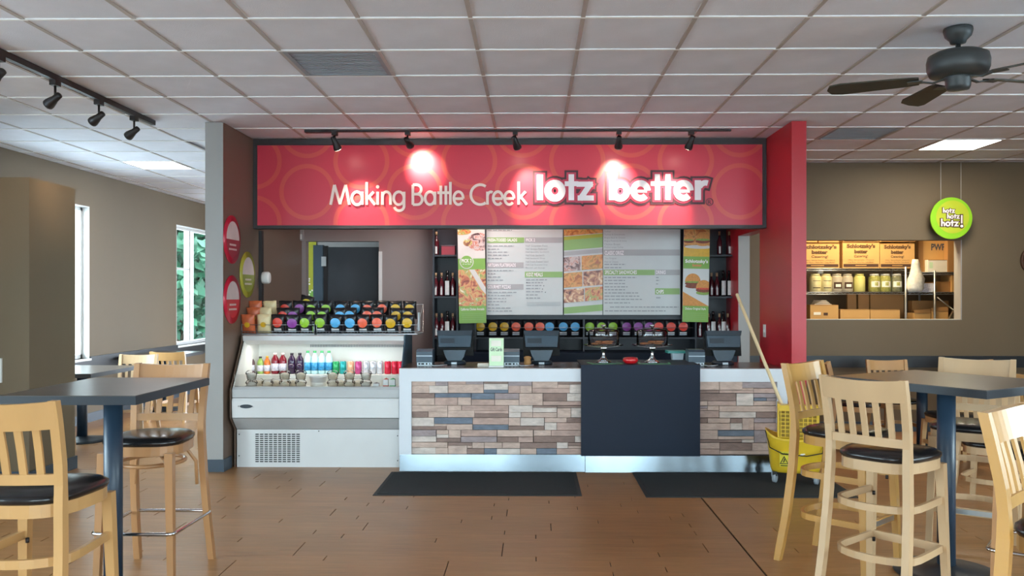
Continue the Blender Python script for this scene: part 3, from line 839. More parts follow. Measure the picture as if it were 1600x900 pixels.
S2 = [(70,255,75,140,'T'),(70,255,142,165,'B'),(258,445,75,140,'T'),(445,725,75,125,'G'),(258,535,142,165,'P'),(445,535,125,142,'T'),(537,725,127,165,'P'),
(70,395,168,225,'B'),(397,535,168,262,'L'),(70,160,227,262,'T'),(162,395,227,262,'P'),(538,725,168,200,'G'),(538,640,202,225,'S'),(642,725,202,225,'G'),(538,725,227,262,'T'),
(70,160,265,285,'G'),(162,255,265,300,'T'),(70,160,287,300,'P'),(70,255,302,357,'P'),(258,725,265,310,'T'),(258,555,312,357,'L'),(557,725,312,357,'B'),
(70,160,360,398,'B'),(162,345,360,398,'T'),(70,345,400,452,'T'),(348,445,360,398,'B'),(348,445,400,452,'L'),(447,540,360,452,'T'),(542,725,360,395,'G'),(542,725,397,452,'P'),
(70,245,455,526,'T'),(247,540,455,500,'S'),(247,540,502,526,'T'),(70,440,528,550,'B'),(442,540,528,550,'L'),(542,640,455,550,'G'),(642,725,455,550,'T'),
(70,260,553,600,'T'),(70,260,602,645,'P'),(262,522,553,612,'B'),(524,725,553,612,'T'),(262,725,614,645,'T')]
def stones(S, ox, oy, sc, xl, xr, zlo, zhi, ax0, ax1, ay0, ay1):
    for i, (a, b, c, d, k) in enumerate(S):
        x0 = xl + (a - ax0) / (ax1 - ax0) * (xr - xl); x1 = xl + (b - ax0) / (ax1 - ax0) * (xr - xl)
        z1 = zhi - (c - ay0) / (ay1 - ay0) * (zhi - zlo); z0 = zhi - (d - ay0) / (ay1 - ay0) * (zhi - zlo)
        g = 0.0009; x0 += g; x1 -= g; z0 += g; z1 -= g
        y0 = YC + 0.006 + random.uniform(-0.004, 0.009); j = lambda: y0 + random.uniform(-0.003, 0.003)
        xm = (x0 + x1) / 2; r = lambda: random.uniform(-0.0035, 0.0035)
        vs = [(x0, j() + .003, z0), (xm, j(), z0 + .0005), (x1, j() + .003, z0), (x0, j() + .003, z1), (xm, j() - .003, z1), (x1, j() + .003, z1), (x0, YC + .035, z0), (x1, YC + .035, z0), (x0, YC + .035, z1), (x1, YC + .035, z1)]
        MB().add(vs, [(0, 1, 4, 3), (1, 2, 5, 4), (6, 8, 9, 7), (3, 4, 5, 9, 8), (0, 6, 7, 2, 1), (0, 3, 8, 6), (2, 7, 9, 5)], 'stone_' + k).build('stone', ct)
bx0, bx1 = PX(908, 7.40), PX(1094, 7.40)
stones(S1, 0, 0, 0, sl0, bx0 + 0.012, zk, zt0, 20, 1525, 90, 738)
stones(S2, 0, 0, 0, bx1 - 0.02, sl1, zk, zt0, 70, 725, 75, 645)
bk = thing('display_stand', 'plain dark navy panel unit breaking the stone counter front', 'display unit', ((bx0 + bx1) / 2, 7.4, 0))
hw = (bx1 - bx0) / 2
bk.location.z = 0
zb1 = PZ(570, 7.40)
MB().box(-hw, hw, 0, 0.03, zk - 0.004, zb1 - 0.012, 'panel_navy').build('front_panel', bk)
MB().box(-hw - 0.004, hw + 0.004, -0.004, 0.62, zb1 - 0.012, zb1, 'panel_navy').build('top', bk)

# floor mats
def floor_mat(x0, x1, y0, y1, label):
    t = thing('floor_mat', label, 'floor mat', ((x0 + x1) / 2, (y0 + y1) / 2, 0))
    a, b = (x1 - x0) / 2, (y1 - y0) / 2
    MB().prism([(-a, -b), (a, -b), (a, b), (-a, b)], 0.0005, 0.004, 'mat_edge').build('rubber_border', t)
    MB().box(-a + 0.03, a - 0.03, -b + 0.03, b - 0.03, 0.004, 0.009, 'mat_rubber').build('pile', t)
floor_mat(-1.22, 0.37, 6.53, 7.41, 'black floor mat in front of the left stone counter')
floor_mat(0.85, 2.45, 6.49, 7.41, 'black floor mat under the yellow mop bucket')
# ------------------------------------------------------------------ refrigerated open case
rx0, rx1 = WXL + 0.05, cx0 - 0.012
rw = rx1 - rx0
rc = thing('refrigerated_case', 'white open refrigerated display case beside the stone counter', 'display case', (rx0, 7.5, 0))
BZ1, BZ0 = 0.725, 0.45
def yz(mb, poly, x0, x1, m): mb.prism(poly, x0, x1, m, axis='x')
mb = MB(); yz(mb, [(0.12, 0.0), (0.12, 0.335), (0.75, 0.335), (0.75, 0.0)], 0.0, rw, 'enamel'); mb.build('base_panel', rc)
mb = MB(); yz(mb, [(0.0, BZ0), (0.115, 0.34), (0.3, 0.34), (0.3, BZ0)], 0.0, rw, 'enamel_grey'); mb.build('lower_skirt', rc)
mb = MB(); yz(mb, [(-0.004, 0.455), (-0.012, 0.60), (0.0, 0.625), (0.2, 0.625), (0.2, 0.455)], 0.0, rw, 'enamel'); mb.build('front_panel', rc)
mb = MB(); yz(mb, [(-0.002, 0.63), (-0.004, 0.70), (0.012, 0.72), (0.05, BZ1), (0.08, 0.70), (0.2, 0.69), (0.2, 0.63)], 0.0, rw, 'enamel_grey'); mb.build('top_lip', rc)
MB().box(0, rw, 0.06, 0.75, 0.66, 0.69, 'case_inner').build('deck', rc)
MB().box(0.03, rw - 0.03, 0.42, 0.72, 0.775, 0.79, 'case_inner').box(0.03, rw - 0.03, 0.42, 0.435, 0.69, 0.775, 'case_inner').build('rear_shelf', rc)
MB().box(0, rw, 0.72, 0.75, 0.69, 1.10, 'case_inner').build('back_panel', rc)
mb = MB(); yz(mb, [(0.28, 1.115), (0.27, 1.157), (0.3, 1.165), (0.75, 1.165), (0.75, 1.075), (0.36, 1.075)], 0.0, rw, 'enamel'); mb.build('canopy', rc)
gr = MB()
for k in range(60): gr.box(0.5 + k * 0.015, 0.506 + k * 0.015, 0.712, 0.72, 1.03, 1.07, 'vent_grey')
gr.build('air_grille', rc)
side = [(0.0, 0.70), (-0.002, 0.45), (0.115, 0.335), (0.115, 0.0), (0.75, 0.0), (0.75, 1.165), (0.30, 1.165), (0.29, 1.10)]
for xs, m in ((-0.022, 'wall_brown'), (rw, 'plastic_mid')):  # left panel's brown paints in the reflected band along that edge
    mb = MB(); yz(mb, side, xs, xs + 0.012, m); mb.build('end_panel', rc)
mb = MB(); yz(mb, [(0.02, 0.72), (0.02, 0.70), (0.72, 0.70), (0.72, 1.10), (0.30, 1.10)], 0.0, 0.006, 'case_inner'); mb.build('inner_side', rc)
mb = MB().box(0.01, rw - 0.01, 0.03, 0.036, BZ1 - 0.01, BZ1 + 0.105, 'glass_clear'); mb.build('front_glass', rc)
vg = MB()
for i in range(10):
    for j in range(14): vg.box(0.165 + i * 0.0405, 0.165 + i * 0.0405 + 0.03, 0.1165, 0.121, 0.045 + j * 0.0186, 0.045 + j * 0.0186 + 0.0085, 'dark_slot')
o = vg.build('vent_grille', rc); o['kind'] = 'stuff'
bd = MB()
bd.add([(0.125 + 0.055 * math.cos(t * PI / 12) * 1.0, -0.013, 0.555 + 0.017 * math.sin(t * PI / 12)) for t in range(24)], [tuple(range(24))], 'plastic_dark')
text_on(bd, 'FEDERAL', 0.055, 0.195, 0.549, 0.561, -0.0142, 'menu_ink_dark', 0.01)
bd.build('maker_badge', rc)
for sx_, sz_ in ((0.02, 0.29), (0.02, 0.1), (rw - 0.03, 0.28), (rw - 0.03, 0.06), (rw * 0.5, 0.32)): MB().lathe([(0.005, 0), (0.005, 0.003)], 8, 'dark_slot', Matrix.Translation((sx_, 0.119, sz_)) @ Matrix.Rotation(PI / 2, 4, 'X')).build('screw', rc)
area_light('case_lamp', (rw / 2, 0.42, 1.072), (0, 0, 0), rw - 0.1, 0.06, 1.6, (1, 0.97, 0.92), parent=rc)

# drinks on the rear shelf
def lathe_thing(name, parts, label, cat, loc, group=None):
    """parts: (name, profile, material); first one is the body that parents the rest"""
    b = None
    for n, prof, m in parts:
        mb = MB().lathe(prof, 14, m)
        o = mb.build(n if b else name, b)
        if b is None: b = o
    tag(b, label, cat, group); b.location = loc
    return b
mat('can_green', '#2f9a5c', 0.25, 0.3); mat('can_teal', '#1f9a9a', 0.25, 0.3); mat('can_tan', '#d8a684', 0.25, 0.3); mat('can_magenta', '#b5447c', 0.25, 0.3)
mat('can_silver', '#c9ccd2', 0.25, 0.5); mat('can_red', '#cf2440', 0.25, 0.3); mat('juice_red', '#7a1526', 0.15); mat('juice_purple', '#2d1838', 0.15)
mat('water', '#b4d6d6', 0.1); mat('water_label', '#2b86b5', 0.35, var=0.4, scale=40); mat('cap_green', '#4fae6a', 0.4); mat('cap_pale', '#f0d8cf', 0.4)
mat('cap_dark', '#2a2430', 0.4); mat('juice_orange', '#d8732f', 0.2, var=0.3, scale=30); mat('juice_mix', '#8fae58', 0.2, var=0.5, scale=30); mat('juice_grey', '#6a4a52', 0.2, var=0.5, scale=30)
mat('cream', '#f2e6cc', 0.6, var=0.15, scale=30); mat('label_pale', '#d4d2de', 0.5, var=0.25, scale=50)
DY_, DZ_ = 8.04, 0.791
def can(r=0.032, h=0.118): return [(r * 0.8, 0), (r, 0.008), (r, h - 0.012), (r * 0.82, h - 0.002), (r * 0.8, h)]
def bottle(r, h, n=0.4): return [(r * 0.85, 0), (r, 0.008), (r, h * 0.62), (r * 0.9, h * 0.72), (r * n, h * 0.88), (r * n, h * 0.92)]
def capp(r, h, n=0.4): return [(r * n * 1.12, h * 0.915), (r * n * 1.12, h)]
def band(r, a, b): return [(r * 1.015, a), (r * 1.015, b)]
drinks = [
 (393, 'bottle', 'juice_grey', 'cap_dark', 'label_pale', 0.030, 0.165, 'dark capped juice bottle at the far left of the case shelf'),
 (407, 'bottle', 'juice_mix', 'cap_dark', 'label_pale', 0.030, 0.16, 'juice bottle with green and red label in the case'),
 (417.5, 'bottle', 'juice_orange', 'em_gold', 'label_pale', 0.030, 0.165, 'orange juice bottle in the case shelf row'),
 (430, 'bottle', 'juice_red', 'cap_pale', 'label_pale', 0.036, 0.195, 'dark red juice bottle with pale cap, left of its pair'),
 (442, 'bottle', 'juice_red', 'cap_pale', 'label_pale', 0.036, 0.195, 'dark red juice bottle with pale cap, right of its pair'),
 (456, 'bottle', 'juice_purple', 'cap_dark', 'juice_purple', 0.036, 0.195, 'dark purple juice bottle beside the red juice bottles'),
 (468.5, 'bottle', 'juice_purple', 'cap_dark', 'juice_purple', 0.036, 0.195, 'dark purple juice bottle beside the water bottles')]
for i, px in enumerate((481, 492, 503, 514)):
    drinks.append((px, 'bottle', 'water', 'cap_green', 'water_label', 0.034, 0.215, 'clear water bottle with blue label and green cap, %s from the left' % ORD[i]))
for px, m, lb in ((525, 'can_green', 'green soda can beside the water bottles'), (536, 'can_teal', 'teal blue soda can on the case shelf'), (548, 'can_tan', 'tan orange soda can on the case shelf'),
                  (560, 'can_magenta', 'magenta soda can on the case shelf'), (572, 'can_silver', 'silver soda can right of the magenta can'), (583, 'can_silver', 'silver soda can in the middle of three silver cans'),
                  (594, 'can_silver', 'silver soda can left of the red cans'), (606, 'can_red', 'red soda can, first of the three red cans'), (617, 'can_red', 'red soda can, second of the three red cans'), (626, 'can_red', 'red soda can at the right end of the case shelf')):
    drinks.append((px, 'can', m, None, None, 0.032, 0.118, lb))
for px, kind, m, c2, lb2, r, h, label in drinks:
    loc = (PX(px, DY_), DY_, DZ_)
    if kind == 'can': lathe_thing('soda_can', [('body', can(r, h), m), ('lid', [(r * 0.78, h), (r * 0.78, h + 0.002)], 'chrome')], label, 'can', loc, 'drinks on the case shelf')
    else: lathe_thing('drink_bottle', [('body', bottle(r, h), m), ('cap', capp(r, h), c2), ('label_band', band(r, h * 0.15, h * 0.5), lb2)], label, 'bottle', loc, 'drinks on the case shelf')
# cups of food in front
FY = 7.66; FZ = 0.691
def food_cup(px, dy, k, n, label):
    t = thing('food_cup', label, 'food container', (PX(px, FY + dy), FY + dy, FZ + k * 0.0835), group='clear lidded cups in the case')
    MB().lathe([(0.030, 0), (0.036, 0.04), (0.041, 0.042), (0.041, 0.046)], 14, 'cup_plastic').build('cup', t)
    MB().lathe([(0.041, 0.046), (0.036, 0.058), (0.026, 0.068), (0.024, 0.069)], 14, 'cup_plastic').build('lid', t)
    MB().lathe([(0.026, 0.003), (0.031, 0.03), (0.03, 0.04), (0.015, 0.05), (0.004, 0.053)], 12, 'cream' if n else 'paper').build('filling', t)
    t.scale = (1.32, 1.32, 1.18)
for i, (px, dy, st, n) in enumerate(((393, 0, 2, 0), (418, 0.0, 1, 1), (445, 0, 2, 1), (470, 0, 2, 1), (520, 0, 2, 1), (546, 0, 2, 1), (572, 0, 2, 0))):
    for k in range(st):
        food_cup(px, dy, k, n, 'clear lidded food cup, %s stack from the left, %s' % (ORD[i], 'on top' if k == st - 1 and st > 1 else 'on the deck'))
for i, px in enumerate((403, 432, 458, 533, 559)):
    food_cup(px, 0.125, 0, 1, 'clear lidded food cup in the second row, %s from the left' % ORD[i])
tub = thing('white_tub', 'plain white round tub on the case deck between the cups', 'tub', (PX(497, 7.78), 7.78, FZ))
MB().lathe([(0.06, 0), (0.075, 0.09), (0.08, 0.092), (0.08, 0.1), (0.07, 0.1)], 20, 'enamel').build('bowl', tub)
MB().lathe([(0.066, 0.006), (0.07, 0.088)], 20, 'case_inner').build('contents', tub)
def carton(px, w_, h_, m, label, top):
    t = thing('drink_carton', label, 'carton', (PX(px, FY), FY, FZ))
    MB().box(-w_, w_, -w_, w_, 0, h_, 'label_white').build('box', t)
    MB().box(-w_ - .0005, w_ + .0005, -w_ - .0005, w_ + .0005, h_ * .15, h_ * .4, m).build('printed_band', t)
    MB().prism([(-w_, h_), (w_, h_), (0, h_ + top)], -w_, w_, m, axis='y').build('gable', t)
carton(588, 0.026, 0.05, 'juice_grey', 'small dark snack carton at the right of the case deck', 0.008)
carton(603, 0.022, 0.085, 'tomato', 'white carton with red band on the case deck', 0.012)
carton(613.5, 0.024, 0.085, 'cap_green', 'white carton with green band on the case deck', 0.012)

# ------------------------------------------------------------------ snack bags
def bag_mesh(w_, h_, t_, m, seed):
    rnd = random.Random(seed); nx, nz = 6, 8; vs = []; fs = []
    def yy(x, z): return t_ * (1 - (2 * x / w_) ** 2) ** 0.6 * max(0.0, math.sin(PI * min(1, z / h_))) ** 0.6
    for s in (-1, 1):
        for j in range(nz + 1):
            for i in range(nx + 1):
                x = -w_ / 2 + w_ * i / nx; z = h_ * j / nz
                wv = 1 - 0.05 * math.sin(PI * z / h_)
                jz = rnd.uniform(-.004, .004) if j == nz else 0
                vs.append((x * wv, s * (yy(x, z) + 0.002) + (rnd.uniform(-.003, .003) if 0 < i < nx and 0 < j < nz else 0), z + jz))
    n = (nx + 1) * (nz + 1)
    for j in range(nz):
        for i in range(nx):
            a = j * (nx + 1) + i
            fs.append((a, a + 1, a + nx + 2, a + nx + 1)); fs.append((n + a, n + a + nx + 1, n + a + nx + 2, n + a + 1))
    for j in range(nz):
        for i in (0, nx):
            a = j * (nx + 1) + i; fs.append((a, a + nx + 1, n + a + nx + 1, n + a))
    for i in range(nx):
        for j in (0, nz):
            a = j * (nx + 1) + i; fs.append((a, a + 1, n + a + 1, n + a))
    return MB().add(vs, fs, m, smooth=True), yy
BAGS = {}
def bag_proto(kind, col):
    key = (kind, col)
    if key in BAGS: return BAGS[key]
    w_, h_, t_ = 0.128, 0.175, 0.032
    mb, yy = bag_mesh(w_, h_, t_, {'black': 'bag_black', 'tan': 'bag_tan', 'cream': 'bag_cream'}[kind], hash(col) % 50 if False else len(BAGS))
    me = mb.build('snack_bag')
    em = MB(); vs = []; fs = []
    cxx, czz, rr = 0.0, h_ * 0.60, 0.046
    if kind != 'black': rr = 0.026; czz = h_ * 0.5
    vs.append((cxx, -yy(cxx, czz) - 0.008, czz))
    for q in (0.55, 1.0):
        for t in range(16):
            x = cxx + rr * q * math.cos(t * PI / 8); z = czz + rr * q * 0.95 * math.sin(t * PI / 8)
            vs.append((x, -yy(x, z) - 0.0065, z))
    for t in range(16): fs += [(0, 1 + t, 1 + (t + 1) % 16), (1 + t, 17 + t, 17 + (t + 1) % 16, 1 + (t + 1) % 16)]
    em.add(vs, fs, 'em_' + col, smooth=True); em.build('emblem', me)
    if kind == 'black':
        st = MB(); yb = lambda x, z: -yy(x, z) - 0.006
        for k, (a, b) in enumerate(((0.018, 0.03), (0.036, 0.05))):
            vs = []; 
            for x in (-0.035, 0, 0.035): vs += [(x, yb(x, a), a), (x, yb(x, b), b)]
            st.add(vs, [(0, 2, 3, 1), (2, 4, 5, 3)], 'label_white' if k else 'plastic_light')
        st.build('print_band', me)
    BAGS[key] = [me, False]
    return BAGS[key]
def put_bag(kind, col, loc, rot, label, group, scale=1.0):
    e = bag_proto(kind, col)
    if not e[1]:
        o = e[0]; o.location = loc; o.rotation_euler = rot; o.scale = (scale,) * 3; e[1] = True; tag(o, label, 'snack bag', group)
    else:
        o = dup(e[0], loc, rot=rot, label=label, scale=(scale,) * 3); o['group'] = group
    return o
TOPZ = 1.165
cols = [('tan', 'gold', 389), ('cream', 'gold', 413), ('black', 'red', 436), ('black', 'purple', 457), ('black', 'green', 479), ('black', 'green', 503), ('black', 'blue', 524.5), ('black', 'blue', 547),
        ('black', 'coral', 569), ('black', 'coral', 591), ('black', 'gold', 613.5), ('black', 'gold', 637)]
tiers = ['front', 'middle', 'back', 'rearmost']
for i, (kind, col, px) in enumerate(cols):
    for k in range(3):
        yb = 7.90 + 0.115 * k
        x = PX(px, 7.9) + random.uniform(-.006, .006) + (0.018 if k == 1 else 0) * (-1) ** i
        word = {'tan': 'rust orange', 'cream': 'cream'}.get(kind, 'black, %s emblem' % col)
        put_bag(kind, col, (x, yb, TOPZ + 0.012 + 0.062 * k), (0.22 + random.uniform(-.06, .06), random.uniform(-.05, .05), random.uniform(-.12, .12)),
                '%s snack bag in the wire baskets, %s row, column %s from the left' % (word, tiers[k], ORD[i]), 'snack bags in the wire baskets')
put_bag('black', 'yellow', (PX(476, 8.24), 8.25, TOPZ + 0.185), (0.15, 0.2, 0.1), 'black snack bag with yellow emblem lying on top of the back row', 'snack bags in the wire baskets')
# wire baskets
def basket(x0, x1, label, plate):
    t = thing('wire_basket', label, 'basket', ((x0 + x1) / 2, 7.86, TOPZ + 0.002))
    hw_ = (x1 - x0) / 2; D = 0.42; m = 'wire'
    MB().box(-hw_, hw_, 0.0, D, 0, 0.004, 'wire').build('floor_mesh', t)
    for z, y0 in ((0.006, 0), (0.028, -0.005), (0.088, -0.01)):
        MB().tube([(-hw_, y0, z), (hw_, y0, z)], 0.0028, 6, m).build('front_wire', t)
    for s in (-1, 1):
        MB().tube([(s * hw_, -0.01, 0.088), (s * hw_, D * 0.5, 0.16), (s * hw_, D, 0.27)], 0.0028, 6, m).build('side_wire', t)
        MB().tube([(s * hw_, -0.01, 0.088), (s * hw_, 0, 0.006), (s * hw_, D, 0.006), (s * hw_, D, 0.27)], 0.0028, 6, m).build('side_wire', t)
    MB().tube([(-hw_, D, 0.27), (hw_, D, 0.27)], 0.0028, 6, m).build('back_wire', t)
    up = MB(); n = int(2 * hw_ / 0.028)
    for k in range(1, n): up.tube([(-hw_ + 2 * hw_ * k / n, -0.002, 0.004), (-hw_ + 2 * hw_ * k / n, -0.005, 0.028)], 0.0012, 4, m)
    o = up.build('upright_wires', t); o['kind'] = 'stuff'
    if plate: MB().box(hw_ + 0.002, hw_ + 0.007, 0.03, 0.15, 0.03, 0.2, 'plastic_light').build('price_plate', t)
basket(PX(378, 7.86), PX(491, 7.86), 'left chrome wire basket of snack bags above the refrigerated case', False)
basket(PX(495, 7.86), PX(652, 7.86), 'right chrome wire basket of snack bags above the refrigerated case', True)

# ------------------------------------------------------------------ wall discs and strobe
def wall_disc(px, pyc, r, mr, md, label):
    zc = 2.68 * F / (833 - px); zz = EYE + (HY - pyc) * zc / F
    t = thing('wall_disc', label, 'round sign', (WXL + 0.001, zc, zz))
    R = Matrix.Rotation(PI / 2, 4, 'Y')
    MB().lathe([(r, 0), (r, 0.006)], 40, mr, R).build('rim', t)
    def half(lo, hi, m, y, rr, nm, par):
        pts = [(rr * math.cos(math.radians(a)), rr * math.sin(math.radians(a))) for a in [lo + (hi - lo) * i / 18 for i in range(19)]]
        o = MB().add([(y, p[0] + 0.012, p[1]) for p in pts], [tuple(range(19))], m).build(nm, par); return o
    half(0, 180, 'disc_pale', 0.0075, r * 0.76, 'upper_field', t)
    lo = half(180, 360, md, 0.0075, r * 0.76, 'lower_field', t)
    tm = MB()
    for k, wd in enumerate((0.17, 0.2)):
        for q in range(5): tm.box(0.0078, 0.0085, -wd / 2 + q * wd / 5 + 0.012, -wd / 2 + (q + 0.75) * wd / 5 + 0.012, -0.055 - k * 0.04, -0.038 - k * 0.04, 'disc_pale')
    tm.build('small_print', lo)
wall_disc(360, 374, 0.215, 'disc_red', 'disc_red_dk', 'upper red round sign on the brown wing wall')
wall_disc(384.5, 429, 0.215, 'disc_olive', 'disc_olive_dk', 'olive green round sign on the brown wing wall')
wall_disc(360, 468, 0.215, 'disc_red', 'disc_red', 'lower red round sign on the brown wing wall')
yc = 2.68 * F / (833 - 404)
al = thing('wall_alarm', 'white round alarm sounder on a black conduit on the brown wall', 'alarm', (WXL, yc, PZ(434, yc)))
MB().box(0.001, 0.03, -0.03, 0.03, -0.32, 0.46, 'track_black').build('conduit', al)
MB().lathe([(0.055, 0.03), (0.06, 0.04), (0.06, 0.085), (0.05, 0.1), (0.02, 0.103)], 20, 'white_trim', Matrix.Rotation(PI / 2, 4, 'Y')).build('sounder', al)
tag(MB().box(PX(465, 9.9), PX(473.5, 9.9), 9.88, 9.949, PZ(376, 9.9, 470), PZ(352, 9.9, 470), 'menu_grey').box(PX(466, 9.9), PX(472.5, 9.9), 9.874, 9.88, PZ(374, 9.9, 470), PZ(366, 9.9, 470), 'white_trim').build('emergency_light'), 'small grey emergency light box high on the kitchen wall', 'emergency light')
gp = thing('green_poster', 'tall green poster in the corridor behind the staff door', 'poster', (PX(484, 11.08), 11.085, 1.5))
MB().box(-0.3, 0.08, 0, 0.01, -0.8, 0.9, 'poster_olive').build('sheet', gp)
MB().box(-0.3, 0.08, -0.002, 0, -0.8, 0.1, 'poster_green').build('lower_print', gp)
mb = MB()
for k in range(14): 
    a = random.uniform(-0.02, 0.06); z = random.uniform(-0.3, 0.3); mb.box(a, a + 0.02, -0.004, -0.002, z, z + 0.02, 'paper')
mb.build('white_print', gp)

# ------------------------------------------------------------------ back shelving, bottles, menus
YSH = 9.62
su = thing('back_shelving', 'dark shelving unit along the kitchen wall holding bottles and bags', 'shelving', (0, 0, 0))
ux0, ux1 = PX(676, YSH), PX(1149, YSH)
MB().box(ux0, ux1, YK - 0.02, YK - 0.002, 0.0, 2.75, 'shelf_dark').build('back_panel', su)
for px in (676, 713, 741.5, 911, 1086, 1147):
    x = PX(px, YSH)
    lo, hi = (0.0, 2.75) if px in (676, 713, 1147) else (0.90, 1.30)
    if px == 1086: lo, hi = 0.0, 2.75
    MB().box(x, x + 0.018, YSH, YK - 0.02, lo, hi, 'shelf_dark').build('upright', su)
def shelf_board(pa, pb, py): 
    MB().box(PX(pa, YSH) + 0.018, PX(pb, YSH), YSH + 0.004, YK - 0.02, PZ(py, YSH) - 0.02, PZ(py, YSH), 'shelf_dark').build('shelf', su)
for py in (398, 463, 527): shelf_board(676, 713, py); shelf_board(1086, 1147, py)
for a, b in ((713, 741.5), (741.5, 911), (911, 1086)): shelf_board(a, b, 527)
MB().box(PX(741.5, YSH), PX(1086, YSH), YSH - 0.01, YSH + 0.01, PZ(499, YSH), PZ(493, YSH), 'shelf_dark').build('menu_rail', su)
MB().tube([(PX(745, YSH), YSH - 0.004, PZ(512, YSH)), (PX(1083, YSH), YSH - 0.004, PZ(512, YSH))], 0.003, 6, 'wire').build('retaining_wire', su)
MB().box(PX(713, YSH), PX(1147, YSH), YSH - 0.25, YK - 0.02, 0, 0.9, 'panel_navy').build('base_cabinet', su)
def sauce(px, py, dark, lab, label):
    h = 0.265 if not dark else 0.29
    r = 0.029 if not dark else 0.036
    loc = (PX(px, YSH + 0.1), YSH + 0.1, PZ(py, YSH) + 0.0005)
    b = MB().lathe([(r * .9, 0), (r, .006), (r, h * .55), (r * .85, h * .62), (r * .38, h * .74), (r * .36, h * .87)], 12, 'bottle_dark' if dark else 'bottle_red').build('sauce_bottle', None, loc)
    tag(b, label, 'bottle', 'bottles on the dark shelving')
    MB().lathe([(r * .42, h * .84), (r * .42, h)], 10, 'bottle_dark' if dark else 'cork').build('cap', b)
    wd = 0.022 if not dark else 0.05; zz = (h * .06, h * .36) if not dark else (h * .05, h * .6)
    MB().add([(r * 1.02 * math.sin(a), -r * 1.02 * math.cos(a), z) for a in [(-wd / 2 / r) + wd / r * i / 4 for i in range(5)] for z in zz], [(2 * i, 2 * i + 2, 2 * i + 3, 2 * i + 1) for i in range(4)], 'label_white').build('paper_label', b)
sauce(682, 398, False, 1, 'red sauce bottle alone on the top left shelf')
for i, px in enumerate((681, 690, 699, 707.5)): sauce(px, 463, i == 2, 1, ('dark glass bottle with tall white label on the left middle shelf' if i == 2 else 'red sauce bottle on the left middle shelf, %s in its row' % ORD[i]))
for i, px in enumerate((682, 690.5, 699, 707.5)): sauce(px, 527, i == 2, 1, ('dark bottle on the left bottom shelf behind the register' if i == 2 else 'red sauce bottle on the left bottom shelf, %s in its row' % ORD[i]))
for i, px in enumerate((1124, 1139.5)): sauce(px, 398, False, 1, 'red sauce bottle on the top right shelf, %s of two' % ORD[i])
for i, px in enumerate((1111.5, 1120, 1130, 1139.5)): sauce(px, 463, i > 1, 1, ('dark bottle with white label on the right middle shelf, ' if i > 1 else 'red sauce bottle on the right middle shelf, ') + '%s in its row' % ORD[i])
for i, px in enumerate((1093, 1107, 1114, 1124, 1130, 1137)): sauce(px, 527, i in (2, 4), 1, ('dark bottle' if i in (2, 4) else 'red sauce bottle') + ' on the right bottom shelf, %s in its row' % ORD[i])
tb = thing('wooden_box', 'small dark red wooden box on the top left shelf', 'box', (PX(701, YSH + .12), YSH + .12, PZ(398, YSH) + .0005))
MB().box(-0.075, 0.075, -0.06, 0.06, 0, 0.1, 'disc_red_dk').build('body', tb); MB().box(-0.08, 0.08, -0.065, 0.065, 0.1, 0.112, 'bottle_red').build('lid', tb)
rowc = [('gold', (751, 770, 788)), ('coral', (806, 826, 844)), ('blue', (858.5, 880, 898)), ('green', (921, 940, 957)), ('purple', (978, 997, 1013)), ('red', (1029, 1048, 1067))]
for col, pxs in rowc:
    for i, px in enumerate(pxs):
        put_bag('black', col, (PX(px, YSH + 0.1), YSH + 0.1, PZ(527, YSH) + 0.004), (0.12, 0, random.uniform(-.1, .1)),
                'black snack bag, %s emblem, on the shelf under the menus, %s of its colour' % (col, ORD[i]), 'snack bags under the menu boards', 1.12)
YM = 9.56
def menu(px0, px1, label):
    t = thing('menu_board', label, 'menu board', (0, 0, 0))
    MB().box(PX(px0, YM), PX(px1, YM), YM, YM + 0.02, PZ(492, YM), 2.42, 'menu_white').build('panel', t)
    return t
def strip_(t, px0, px1, py0, py1, m, name='heading_band', d=0.003): return MB().box(PX(px0, YM), PX(px1, YM), YM - d, YM, PZ(py1, YM), PZ(py0, YM), m).build(name, t)
def T(mb, s, px0, px1, py0, py1, m, bold=0.0, d=0.0045): text_on(mb, s, PX(px0, YM), PX(px1, YM), PZ(py1, YM), PZ(py0, YM), YM - d, m, bold)
m1 = menu(760, 879.5, 'left white menu board listing salads, flatbreads, pizzas and kids meals')
strip_(m1, 761, 819, 371, 379.5, 'menu_green'); strip_(m1, 820, 879, 371, 379.5, 'menu_grey'); strip_(m1, 761, 818, 410, 418.5, 'menu_grey'); strip_(m1, 820, 879, 424.5, 433.5, 'menu_green'); strip_(m1, 761, 818, 444, 452.5, 'menu_grey')
hd = MB()
for a in (('FRESH-TOSSED SALADS', 762, 808, 372.5, 377.5), ('PICK 2', 822, 836, 372.5, 377.5), ('ARTISAN FLATBREADS', 762, 806, 411.5, 417), ('KIDZ MEALS', 822.5, 848, 426, 432), ('GOURMET PIZZAS', 762, 798, 445.5, 451)): T(hd, *a, 'logo_white', 0.02)
hd.build('heading_lettering', m1)
it = MB()
for i, (s, wd) in enumerate((('Half Gourmet Pizza', 34), ('Half Artisan Flatbread', 33), ('Half Specialty Sandwich', 36), ('Half Kidz Sandwich', 29), ('Half Sandwich Wrap', 30), ('Half Fresh-Tossed Salad', 35), ('Half Cup Gourmet Soup', 34), ('Bowl of Soup', 30))):
    T(it, s, 821.5, 821.5 + wd, 382.5 + i * 4.95, 385.6 + i * 4.95, 'menu_ink')
def dashes(mb, x0, x1, y, m='menu_ink'):
    x = x0
    while x < x1:
        l = random.uniform(3, 8); T_ = min(x + l, x1)
        mb.box(PX(x, YM), PX(T_, YM), YM - 0.004, YM - 0.003, PZ(y + 1.5, YM), PZ(y, YM), m); x = T_ + 1.4
